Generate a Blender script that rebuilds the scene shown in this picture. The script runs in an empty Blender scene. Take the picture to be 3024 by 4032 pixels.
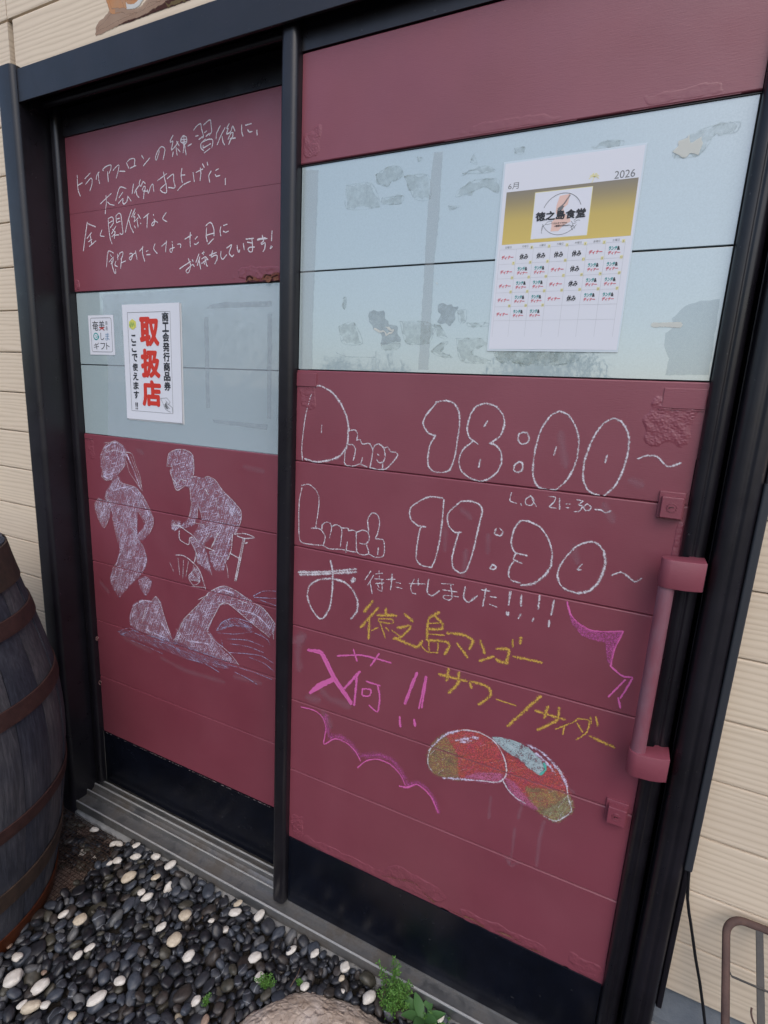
import bpy, bmesh, math, random
import numpy as np
from mathutils import Vector, Matrix, noise
from mathutils.geometry import tessellate_polygon
R = math.radians
random.seed(7)
sc = bpy.context.scene
C = sc.collection

# ------------------------------------------------------------------ camera
CAM_LOC = Vector((0.66806, -0.96370, 1.39073))
cam = bpy.data.objects.new('camera', bpy.data.cameras.new('camera'))
C.objects.link(cam)
cam.data.sensor_fit = 'VERTICAL'
cam.data.sensor_height = 24.0
cam.data.lens = 24.0 * 2050.24 / 4032.0
cam.data.clip_start = 0.02
cam.data.clip_end = 900
_w = Vector((0.19586183, 0.43689782, 0.09918375))
_Rw = Matrix.Rotation(_w.length, 3, _w.normalized())
_B = Matrix(((1, 0, 0), (0, 0, -1), (0, 1, 0)))
_V = _Rw @ _B                       # world -> view (x right, y down, z forward)
_cols = [Vector(_V[0]), -Vector(_V[1]), -Vector(_V[2])]
_M = Matrix((_cols[0], _cols[1], _cols[2])).transposed().to_4x4()
_M.translation = CAM_LOC
cam.matrix_world = _M
sc.camera = cam

# ------------------------------------------------------------------ world, sun, exposure
SUN_EL, SUN_AZ = R(50), R(150)      # azimuth clockwise from +Y
world = bpy.data.worlds.new('World'); sc.world = world; world.use_nodes = True
nt = world.node_tree; nt.nodes.clear()
sky = nt.nodes.new('ShaderNodeTexSky'); sky.sky_type = 'NISHITA'; sky.sun_disc = False
sky.sun_elevation = SUN_EL; sky.sun_rotation = SUN_AZ
sky.air_density = 1.0; sky.dust_density = 2.5; sky.ozone_density = 1.0
bg = nt.nodes.new('ShaderNodeBackground'); bg.inputs['Strength'].default_value = 0.15
wo = nt.nodes.new('ShaderNodeOutputWorld')
nt.links.new(sky.outputs[0], bg.inputs[0]); nt.links.new(bg.outputs[0], wo.inputs[0])
sun = bpy.data.objects.new('sun', bpy.data.lights.new('sun', 'SUN'))
C.objects.link(sun)
sun.data.energy = 0.5; sun.data.angle = R(50); sun.data.color = (1.0, 0.97, 0.93)
_d = Vector((math.sin(SUN_AZ) * math.cos(SUN_EL), math.cos(SUN_AZ) * math.cos(SUN_EL), math.sin(SUN_EL)))
sun.rotation_euler = _d.to_track_quat('Z', 'Y').to_euler()
sc.view_settings.view_transform = 'Standard'; sc.view_settings.look = 'None'
sc.view_settings.gamma = 1.0; sc.view_settings.use_curve_mapping = False
sc.view_settings.exposure = 0.50
sc.render.engine = 'CYCLES'
sc.cycles.transparent_max_bounces = 48

# ------------------------------------------------------------------ materials
def mat(name, col, rough=0.5, spec=0.5, metal=0.0):
    m = bpy.data.materials.new(name); m.use_nodes = True
    b = m.node_tree.nodes['Principled BSDF']
    b.inputs['Base Color'].default_value = (*col, 1); b.inputs['Roughness'].default_value = rough
    b.inputs['Specular IOR Level'].default_value = spec; b.inputs['Metallic'].default_value = metal
    m.diffuse_color = (*col, 1)
    return m
def N(m, t, **kw):
    n = m.node_tree.nodes.new(t)
    for k, v in kw.items():
        if k in n.inputs: n.inputs[k].default_value = v
        else: setattr(n, k, v)
    return n
def L(m, a, b): m.node_tree.links.new(a, b)
def BS(m): return m.node_tree.nodes['Principled BSDF']
def coords(m, scale=(1, 1, 1), kind='Object'):
    tc = N(m, 'ShaderNodeTexCoord'); mp = N(m, 'ShaderNodeMapping'); mp.inputs['Scale'].default_value = scale
    L(m, tc.outputs[kind], mp.inputs[0]); return mp.outputs[0]
def nz(m, vec, scale, detail=4, rough=0.55, dist=0.0):
    n = N(m, 'ShaderNodeTexNoise'); n.inputs['Scale'].default_value = scale; n.inputs['Detail'].default_value = detail
    n.inputs['Roughness'].default_value = rough; n.inputs['Distortion'].default_value = dist
    if vec is not None: L(m, vec, n.inputs['Vector'])
    return n.outputs['Fac']
def ramp(m, fac, stops):
    r = N(m, 'ShaderNodeValToRGB'); e = r.color_ramp.elements
    while len(e) > 1: e.remove(e[-1])
    e[0].position, e[0].color = stops[0][0], (*stops[0][1], 1)
    for p, c in stops[1:]:
        q = e.new(p); q.color = (*c, 1)
    L(m, fac, r.inputs[0]); return r.outputs[0]
def mixc(m, fac, a, b, blend='MIX'):
    n = N(m, 'ShaderNodeMix'); n.data_type = 'RGBA'; n.blend_type = blend
    for s, v in ((n.inputs[0], fac), (n.inputs[6], a), (n.inputs[7], b)):
        if isinstance(v, (int, float)): s.default_value = v
        elif isinstance(v, tuple): s.default_value = (*v, 1)
        else: L(m, v, s)
    return n.outputs[2]
def math_(m, op, a, b=0.0, c=None, clamp=False):
    n = N(m, 'ShaderNodeMath'); n.operation = op; n.use_clamp = clamp
    for i, v in enumerate((a, b) if c is None else (a, b, c)):
        if isinstance(v, (int, float)): n.inputs[i].default_value = v
        else: L(m, v, n.inputs[i])
    return n.outputs[0]
def bump(m, h, strength=0.3, dist=0.002, prev=None):
    n = N(m, 'ShaderNodeBump'); n.inputs['Strength'].default_value = strength; n.inputs['Distance'].default_value = dist
    L(m, h, n.inputs['Height'])
    if prev is not None: L(m, prev, n.inputs['Normal'])
    L(m, n.outputs[0], BS(m).inputs['Normal']); return n.outputs[0]

def red_paint():
    m = mat('red_paint', (0.205, 0.048, 0.070), 0.42, 0.7)
    v = coords(m); vs = coords(m, (6, 40, 60))
    c = ramp(m, nz(m, v, 5, 5), [(0.3, (0.188, 0.040, 0.060)), (0.7, (0.220, 0.050, 0.074))])
    c = mixc(m, math_(m, 'MULTIPLY', ramp(m, nz(m, coords(m, (1, 1, 0.6)), 2.6, 6, 0.6), [(0.45, (0, 0, 0)), (0.7, (1, 1, 1))]), 0.22), c, (0.25, 0.085, 0.105))
    sp = ramp(m, nz(m, v, 260, 2), [(0.68, (0, 0, 0)), (0.8, (1, 1, 1))])
    c2 = mixc(m, math_(m, 'MULTIPLY', sp, 0.18), c, (0.32, 0.15, 0.18))
    L(m, c2, BS(m).inputs['Base Color'])
    r = ramp(m, nz(m, v, 9, 5), [(0.3, (0.36,) * 3), (0.7, (0.52,) * 3)]); L(m, r, BS(m).inputs['Roughness'])
    b1 = bump(m, nz(m, vs, 10, 4, 0.6), 0.16, 0.0015)
    bump(m, nz(m, v, 420, 3, 0.6), 0.14, 0.0006, b1)
    return m
def black_paint(name='black_paint', col=(0.0085, 0.0075, 0.0105), rough=0.30):
    m = mat(name, col, rough, 0.5)
    v = coords(m)
    c = ramp(m, nz(m, v, 8, 6, 0.65), [(0.35, tuple(x * 0.8 for x in col)), (0.7, tuple(x * 1.6 for x in col))])
    st = ramp(m, nz(m, coords(m, (1, 1, 0.12)), 60, 5, 0.7), [(0.72, (0, 0, 0)), (0.85, (1, 1, 1))])
    sp = ramp(m, nz(m, v, 120, 1), [(0.76, (0, 0, 0)), (0.79, (1, 1, 1))])
    c = mixc(m, math_(m, 'MULTIPLY', st, 0.03), c, (0.20, 0.19, 0.19))
    c = mixc(m, math_(m, 'MULTIPLY', sp, 0.15), c, (0.25, 0.24, 0.24))
    L(m, c, BS(m).inputs['Base Color'])
    r = ramp(m, nz(m, v, 25, 6, 0.7), [(0.3, (rough * 0.85,) * 3), (0.75, (rough * 1.35,) * 3)]); L(m, r, BS(m).inputs['Roughness'])
    bump(m, nz(m, v, 600, 2), 0.08, 0.0003)
    return m
def glass_mat():
    m = mat('frosted_glass', (0.40, 0.485, 0.535), 0.03, 1.0)
    v = coords(m)
    c = ramp(m, nz(m, v, 2.2, 4, 0.5), [(0.3, (0.37, 0.465, 0.49)), (0.7, (0.41, 0.50, 0.52))])
    g = ramp(m, nz(m, v, 500, 2), [(0.3, (0.94,) * 3), (0.7, (1.04,) * 3)])
    c = mixc(m, 1.0, c, g, 'MULTIPLY'); L(m, c, BS(m).inputs['Base Color'])
    BS(m).inputs['IOR'].default_value = 1.52; BS(m).inputs['Coat Weight'].default_value = 1.0; BS(m).inputs['Coat Roughness'].default_value = 0.01; BS(m).inputs['Coat IOR'].default_value = 1.8
    return m
def siding_mat():
    m = mat('siding_paint', (0.60, 0.47, 0.36), 0.6, 0.35)
    oi = N(m, 'ShaderNodeObjectInfo')
    tc = N(m, 'ShaderNodeTexCoord'); mp = N(m, 'ShaderNodeMapping'); mp.inputs['Scale'].default_value = (1.3, 1, 16)
    cmb = N(m, 'ShaderNodeCombineXYZ'); L(m, math_(m, 'MULTIPLY', oi.outputs['Random'], 37.0), cmb.inputs[0]); L(m, math_(m, 'MULTIPLY', oi.outputs['Random'], 11.0), cmb.inputs[2])
    va = N(m, 'ShaderNodeVectorMath'); va.operation = 'ADD'; L(m, tc.outputs['Object'], va.inputs[0]); L(m, cmb.outputs[0], va.inputs[1]); L(m, va.outputs[0], mp.inputs[0])
    w = N(m, 'ShaderNodeTexWave'); w.wave_type = 'BANDS'; w.bands_direction = 'Z'; w.inputs['Scale'].default_value = 1.7
    w.inputs['Distortion'].default_value = 9; w.inputs['Detail'].default_value = 3; w.inputs['Detail Scale'].default_value = 0.8; w.inputs['Detail Roughness'].default_value = 0.55
    L(m, mp.outputs[0], w.inputs['Vector'])
    fine = nz(m, coords(m, (3, 1, 60)), 8, 5, 0.6)
    h = math_(m, 'ADD', math_(m, 'MULTIPLY', w.outputs['Fac'], 0.75), math_(m, 'MULTIPLY', fine, 0.35))
    c = ramp(m, h, [(0.08, (0.50, 0.405, 0.29)), (0.30, (0.64, 0.53, 0.395)), (0.9, (0.70, 0.59, 0.45))])
    c = mixc(m, 0.25, c, ramp(m, nz(m, coords(m), 3, 5), [(0.3, (0.50, 0.41, 0.34)), (0.7, (0.70, 0.59, 0.47))]))
    L(m, c, BS(m).inputs['Base Color'])
    bump(m, h, 0.15, 0.0014)
    return m
def concrete(name, a, b, sc_=30):
    m = mat(name, a, 0.85, 0.3); v = coords(m)
    L(m, ramp(m, nz(m, v, sc_, 8, 0.65), [(0.3, a), (0.7, b)]), BS(m).inputs['Base Color'])
    bump(m, nz(m, v, sc_ * 5, 6, 0.65), 0.5, 0.003); return m
def alum_mat():
    m = mat('dirty_aluminium', (0.36, 0.35, 0.33), 0.42, 0.5, 0.75)
    v = coords(m); vs = coords(m, (2, 30, 30))
    d = ramp(m, nz(m, v, 11, 7, 0.65), [(0.38, (0, 0, 0)), (0.62, (1, 1, 1))])
    c = mixc(m, d, (0.25, 0.255, 0.26), (0.11, 0.10, 0.09))
    s = ramp(m, nz(m, vs, 12, 6, 0.7), [(0.45, (0, 0, 0)), (0.8, (1, 1, 1))])
    c = mixc(m, math_(m, 'MULTIPLY', s, 0.22), c, (0.30, 0.26, 0.21)); L(m, c, BS(m).inputs['Base Color'])
    L(m, ramp(m, d, [(0, (0.34,) * 3), (1, (0.7,) * 3)]), BS(m).inputs['Roughness'])
    L(m, math_(m, 'SUBTRACT', 0.8, math_(m, 'MULTIPLY', d, 0.6)), BS(m).inputs['Metallic'])
    bump(m, nz(m, v, 300, 4), 0.15, 0.0008); return m
def oak_mat():
    m = mat('weathered_oak', (0.13, 0.12, 0.115), 0.8, 0.25)
    oi = N(m, 'ShaderNodeObjectInfo')
    tc = N(m, 'ShaderNodeTexCoord'); cmb = N(m, 'ShaderNodeCombineXYZ'); L(m, math_(m, 'MULTIPLY', oi.outputs['Random'], 50.0), cmb.inputs[2])
    va = N(m, 'ShaderNodeVectorMath'); va.operation = 'ADD'; L(m, tc.outputs['Object'], va.inputs[0]); L(m, cmb.outputs[0], va.inputs[1])
    mp = N(m, 'ShaderNodeMapping'); mp.inputs['Scale'].default_value = (14, 14, 1.0); L(m, va.outputs[0], mp.inputs[0])
    g = nz(m, mp.outputs[0], 9, 9, 0.7, 0.6)
    bl = nz(m, va.outputs[0], 5, 4)
    c = ramp(m, g, [(0.25, (0.030, 0.032, 0.038)), (0.5, (0.070, 0.073, 0.084)), (0.75, (0.130, 0.133, 0.146))])
    c2 = ramp(m, bl, [(0.35, (0.55, 0.56, 0.62)), (0.7, (1.2, 1.12, 1.02))])
    c = mixc(m, 1.0, c, c2, 'MULTIPLY')
    t = mixc(m, oi.outputs['Random'], (0.72, 0.74, 0.82), (1.15, 1.1, 1.05)); c = mixc(m, 1.0, c, t, 'MULTIPLY')
    L(m, c, BS(m).inputs['Base Color']); bump(m, g, 0.6, 0.003); return m
def rust_mat(name, a, b, rough=0.75):
    m = mat(name, a, rough, 0.3); v = coords(m)
    L(m, ramp(m, nz(m, v, 28, 8, 0.7), [(0.3, a), (0.55, tuple((x + y) / 2 for x, y in zip(a, b))), (0.75, b)]), BS(m).inputs['Base Color'])
    bump(m, nz(m, v, 260, 6, 0.7), 0.5, 0.0015); return m
def stone_mat(name, a, b, vein=None, rough=0.42):
    m = mat(name, a, rough, 0.45)
    oi = N(m, 'ShaderNodeObjectInfo'); tc = N(m, 'ShaderNodeTexCoord')
    cmb = N(m, 'ShaderNodeCombineXYZ'); r7 = math_(m, 'MULTIPLY', oi.outputs['Random'], 77.0)
    for i in range(3): L(m, r7, cmb.inputs[i])
    va = N(m, 'ShaderNodeVectorMath'); va.operation = 'ADD'; L(m, tc.outputs['Generated'], va.inputs[0]); L(m, cmb.outputs[0], va.inputs[1])
    v = va.outputs[0]
    c = ramp(m, nz(m, v, 3.5, 6, 0.6), [(0.3, a), (0.7, b)])
    if vein:
        w = N(m, 'ShaderNodeTexWave'); w.inputs['Scale'].default_value = 0.6; w.inputs['Distortion'].default_value = 7; w.inputs['Detail'].default_value = 3
        L(m, v, w.inputs['Vector'])
        c = mixc(m, math_(m, 'MULTIPLY', ramp(m, w.outputs['Fac'], [(0.955, (0, 0, 0)), (0.99, (1, 1, 1))]), 0.6), c, vein)
    L(m, c, BS(m).inputs['Base Color']); bump(m, nz(m, v, 26, 5, 0.6), 0.15, 0.002); return m
def leaf_mat(name, a, b):
    m = mat(name, a, 0.55, 0.3)
    g = N(m, 'ShaderNodeNewGeometry')
    L(m, ramp(m, g.outputs['Random Per Island'], [(0, a), (1, b)]), BS(m).inputs['Base Color']); return m
def chalk_mat(name, col, dens, grain=1.0, rough=0.9, skip=True, col2=None, cw=0.38, sl=9.0, opac=1.0):
    """crumbly chalk or paint film: covers only part of the surface, more towards the middle of a stroke"""
    m = mat(name, col, rough, 0.15)
    v = coords(m)
    a = nz(m, v, 300 * grain, 5, 0.75); b = nz(m, v, 60 * grain, 4, 0.6)
    n = math_(m, 'ADD', math_(m, 'MULTIPLY', a, 1 - cw), math_(m, 'MULTIPLY', b, cw))
    uv = N(m, 'ShaderNodeUVMap'); sp = N(m, 'ShaderNodeSeparateXYZ'); L(m, uv.outputs[0], sp.inputs[0])
    e = math_(m, 'POWER', math_(m, 'SUBTRACT', 1.0, math_(m, 'ABSOLUTE', sp.outputs[1]), clamp=True), 0.6)
    thr = math_(m, 'SUBTRACT', 0.72, math_(m, 'MULTIPLY', e, dens * 0.44))
    f = math_(m, 'MULTIPLY', math_(m, 'SUBTRACT', n, thr), sl, clamp=True)
    if opac < 1: f = math_(m, 'MULTIPLY', f, opac)
    if skip:                         # chalk does not reach into the grooves between the boards
        s3 = N(m, 'ShaderNodeSeparateXYZ'); tc = N(m, 'ShaderNodeTexCoord'); L(m, tc.outputs['Object'], s3.inputs[0])
        md = math_(m, 'MODULO', math_(m, 'ADD', s3.outputs[2], 1.96 - 1.249 + 0.098), 0.196)
        d = math_(m, 'ABSOLUTE', math_(m, 'SUBTRACT', md, 0.098))
        f = math_(m, 'MULTIPLY', f, math_(m, 'GREATER_THAN', d, 0.0013))
    if col2 is not None:
        L(m, ramp(m, b, [(0.35, col), (0.65, col2)]), BS(m).inputs['Base Color'])
    out = [x for x in m.node_tree.nodes if x.type == 'OUTPUT_MATERIAL'][0]
    tr = N(m, 'ShaderNodeBsdfTransparent'); mx = N(m, 'ShaderNodeMixShader')
    L(m, f, mx.inputs[0]); L(m, tr.outputs[0], mx.inputs[1]); L(m, BS(m).outputs[0], mx.inputs[2]); L(m, mx.outputs[0], out.inputs[0])
    return m

RED = red_paint(); BLACK = black_paint(); KICK = black_paint('kick_paint', (0.0034, 0.0044, 0.0085), 0.22); BS(KICK).inputs['Specular IOR Level'].default_value = 0.32
GLASS = glass_mat(); SIDING = siding_mat(); ALU = alum_mat(); OAK = oak_mat()
RUSTRED = rust_mat('rust_red', (0.028, 0.012, 0.011), (0.068, 0.030, 0.024))
RAIL = mat('rail_metal', (0.46, 0.46, 0.45), 0.4, 0.6, 0.25)
RUSTDARK = rust_mat('rust_dark', (0.028, 0.019, 0.015), (0.075, 0.045, 0.03))
RACKM = rust_mat('rack_rust', (0.055, 0.035, 0.032), (0.13, 0.075, 0.06)); RACKG = rust_mat('rack_grey', (0.055, 0.055, 0.053), (0.10, 0.09, 0.08))
CONC = concrete('concrete', (0.20, 0.20, 0.205), (0.33, 0.33, 0.32)); FLASH = concrete('flashing', (0.10, 0.115, 0.135), (0.15, 0.165, 0.18), 12)
SOIL = concrete('soil', (0.018, 0.016, 0.014), (0.05, 0.042, 0.034), 40)
ASPH = concrete('yard', (0.075, 0.073, 0.07), (0.12, 0.115, 0.11), 4)
GASKET = mat('gasket', (0.012, 0.013, 0.016), 0.6)
PAPER = mat('paper', (0.66, 0.68, 0.74), 0.55, 0.3); LAMIN = mat('laminate_film', (0.56, 0.64, 0.70), 0.10, 0.6)
RUBBER = mat('black_rubber', (0.010, 0.010, 0.012), 0.4)
CH = {
 'w': chalk_mat('chalk_white', (0.68, 0.65, 0.71), 0.88, cw=.32, sl=5.0), 'ws': chalk_mat('chalk_white_soft', (0.64, 0.57, 0.74), 0.72),
 'f': chalk_mat('chalk_rubbed', (0.58, 0.52, 0.68), 0.62, cw=.2, sl=3.0), 'fd': chalk_mat('chalk_rubbed_dense', (0.62, 0.58, 0.70), 0.60, cw=.2, sl=3.5),
 'y': chalk_mat('chalk_yellow', (0.56, 0.34, 0.08), 0.86, cw=.25, sl=7.0), 'p': chalk_mat('chalk_pink', (0.60, 0.13, 0.36), 1.05),
 'ps': chalk_mat('chalk_pink_soft', (0.50, 0.11, 0.32), 0.74, cw=.18, sl=4.5), 'b': chalk_mat('chalk_blue', (0.38, 0.42, 0.64), 0.72),
 'bf': chalk_mat('chalk_blue_rubbed', (0.36, 0.38, 0.56), 0.50, cw=.18, sl=4.5), 'bl': chalk_mat('chalk_pale_blue', (0.38, 0.47, 0.50), 0.72),
 'wt': chalk_mat('chalk_white_small', (0.66, 0.63, 0.68), 1.12, cw=.2, sl=6.0),
 'sm': chalk_mat('chalk_smudge', (0.42, 0.30, 0.36), 1.2, 0.4, cw=.5, sl=2.0, opac=0.22),
 'w2': chalk_mat('chalk_white_fine', (0.62, 0.58, 0.62), 0.62),
 'tl': chalk_mat('chalk_teal', (0.10, 0.42, 0.36), 1.0), 'my': chalk_mat('chalk_ochre', (0.52, 0.37, 0.15), 0.74, cw=.18, sl=4.5, col2=(0.24, 0.20, 0.12)),
 'mr': chalk_mat('chalk_red', (0.60, 0.13, 0.10), 0.80, cw=.18, sl=4.5, col2=(0.50, 0.09, 0.12)), 'mp': chalk_mat('chalk_rose', (0.56, 0.17, 0.32), 0.76, cw=.18, sl=4.5),
 'mg': chalk_mat('chalk_green_grey', (0.38, 0.37, 0.22), 0.72, cw=.18, sl=4.5),
 'r1': chalk_mat('glue_residue', (0.37, 0.43, 0.38), 0.86, 0.35, 0.5, False, (0.32, 0.39, 0.38), sl=3.0, opac=0.36),
 'r2': chalk_mat('faded_strip', (0.46, 0.50, 0.52), 2.0, 0.3, 0.4, False, opac=0.25),
 'r3': chalk_mat('old_tape', (0.31, 0.37, 0.40), 1.1, 0.3, 0.4, False, sl=3.0, opac=0.42),
 'r4': chalk_mat('painted_reflection', (0.33, 0.42, 0.47), 2.0, 0.3, 0.15, False, opac=0.20),  # reflection of the person behind the camera, painted onto the glass
 'r5': chalk_mat('inner_film', (0.54, 0.62, 0.69), 2.0, 0.3, 0.06, False, opac=0.35),
 'rw': chalk_mat('torn_tape', (0.60, 0.62, 0.58), 1.2, 0.3, 0.5, False, opac=0.9),
 'ru': chalk_mat('rust_stain', (0.13, 0.045, 0.03), 0.78, 0.5, 0.8, False, (0.22, 0.10, 0.07)),
 'rd': chalk_mat('rust_hole', (0.035, 0.012, 0.01), 0.9, 0.5, 0.8, False),
 'm1': chalk_mat('mural_brown', (0.33, 0.22, 0.16), 1.2, 0.25, 0.8, False, (0.38, 0.27, 0.2), opac=0.85),
 'm2': chalk_mat('mural_orange', (0.50, 0.22, 0.09), 1.3, 0.25, 0.8, False, (0.42, 0.24, 0.14)),
 'm3': chalk_mat('mural_white', (0.56, 0.56, 0.54), 2.0, 0.3, 0.8, False), 'm4': chalk_mat('mural_dark', (0.06, 0.025, 0.02), 2.0, 0.3, 0.8, False),
 'm5': chalk_mat('mural_moss', (0.13, 0.095, 0.045), 1.3, 0.4, 0.8, False),
}

# ------------------------------------------------------------------ mesh helpers
def obj(name, bm, m, parent=None, smooth=False, label=None, mats=None):
    me = bpy.data.meshes.new(name)
    bm.to_mesh(me); bm.free()
    for x in (mats or [m]): me.materials.append(x)
    if smooth: me.shade_smooth()
    o = bpy.data.objects.new(name, me); C.objects.link(o)
    if parent: setpar(o, parent)
    if label: o['label'] = label
    return o
def setpar(o, p):
    o.parent = p
    if p.type == 'EMPTY': o.matrix_parent_inverse = Matrix.Translation(-p.location)
def empty(name, label, cat, loc=(0, 0, 0), group=None):
    o = bpy.data.objects.new(name, None); C.objects.link(o); o.location = loc
    o['label'] = label; o['category'] = cat
    if group: o['group'] = group
    return o
def tag(o, label, cat, group=None):
    o['label'] = label; o['category'] = cat
    if group: o['group'] = group
    return o
def struct(o): o['kind'] = 'structure'; return o
def stuff(o): o['kind'] = 'stuff'; return o
def box(bm, x0, x1, y0, y1, z0, z1, bev=0.0):
    r = bmesh.ops.create_cube(bm, size=1.0)
    for v in r['verts']:
        v.co = Vector(((x0 + x1) / 2 + v.co.x * (x1 - x0), (y0 + y1) / 2 + v.co.y * (y1 - y0), (z0 + z1) / 2 + v.co.z * (z1 - z0)))
    if bev:
        es = set(e for v in r['verts'] for e in v.link_edges)
        bmesh.ops.bevel(bm, geom=list(es), offset=bev, segments=2, profile=0.5, affect='EDGES')
    return bm
def BX(*a): return box(bmesh.new(), *a)
def extrude_z(pts, z0, z1):
    bm = bmesh.new(); a = [bm.verts.new((x, y, z0)) for x, y in pts]; b = [bm.verts.new((x, y, z1)) for x, y in pts]
    n = len(pts)
    for i in range(n): bm.faces.new((a[i], a[(i + 1) % n], b[(i + 1) % n], b[i]))
    bm.faces.new(a[::-1]); bm.faces.new(b); bmesh.ops.recalc_face_normals(bm, faces=bm.faces); return bm
def extrude_x(pts, x0, x1):
    bm = bmesh.new(); a = [bm.verts.new((x0, y, z)) for y, z in pts]; b = [bm.verts.new((x1, y, z)) for y, z in pts]
    n = len(pts)
    for i in range(n): bm.faces.new((a[i], a[(i + 1) % n], b[(i + 1) % n], b[i]))
    bm.faces.new(a[::-1]); bm.faces.new(b); bmesh.ops.recalc_face_normals(bm, faces=bm.faces); return bm
def auto_smooth(o, ang=35):
    me = o.data; me.shade_smooth()
    bm = bmesh.new(); bm.from_mesh(me)
    for e in bm.edges:
        if len(e.link_faces) == 2 and e.calc_face_angle(0) > R(ang): e.smooth = False
    bm.to_mesh(me); bm.free(); return o
def rounded_profile(x0, x1, yf, yb, r, waves=0, amp=0.0, n=7):
    """outline in x,y of an upright member with rounded front corners, optionally fluted"""
    p = [(x1, yb), (x0, yb)]
    for i in range(n + 1):
        a = math.pi / 2 * i / n; p.append((x0 + r - r * math.cos(a), yf + r - r * math.sin(a)))
    if waves:
        m = 24; s0, s1 = x0 + r, x1 - r
        for i in range(1, m):
            t = i / m; p.append((s0 + (s1 - s0) * t, yf + amp * (0.5 - 0.5 * math.cos(2 * math.pi * waves * t))))
    for i in range(n + 1):
        a = math.pi / 2 * (1 - i / n); p.append((x1 - r + r * math.cos(a), yf + r - r * math.sin(a)))
    return p
def tube(bm, pts, rad, seg=8, sq=1.0, caps=True):
    P = [Vector(p) for p in pts]; rings = []; up = Vector((0, 0, 1)); last = None
    for i, p in enumerate(P):
        t = (P[min(i + 1, len(P) - 1)] - P[max(i - 1, 0)]).normalized()
        u = (last - t * last.dot(t)) if last is not None else t.cross(up)
        if u.length < 1e-4: u = t.cross(Vector((1, 0, 0)))
        u.normalize(); last = u; w = t.cross(u)
        rr = rad[i] if isinstance(rad, (list, tuple)) else rad
        rings.append([bm.verts.new(p + (u * math.cos(2 * math.pi * k / seg) + w * sq * math.sin(2 * math.pi * k / seg)) * rr) for k in range(seg)])
    for a, b in zip(rings, rings[1:]):
        for k in range(seg): bm.faces.new((a[k], a[(k + 1) % seg], b[(k + 1) % seg], b[k]))
    if caps: bm.faces.new(rings[0][::-1]); bm.faces.new(rings[-1])
    return bm

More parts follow.
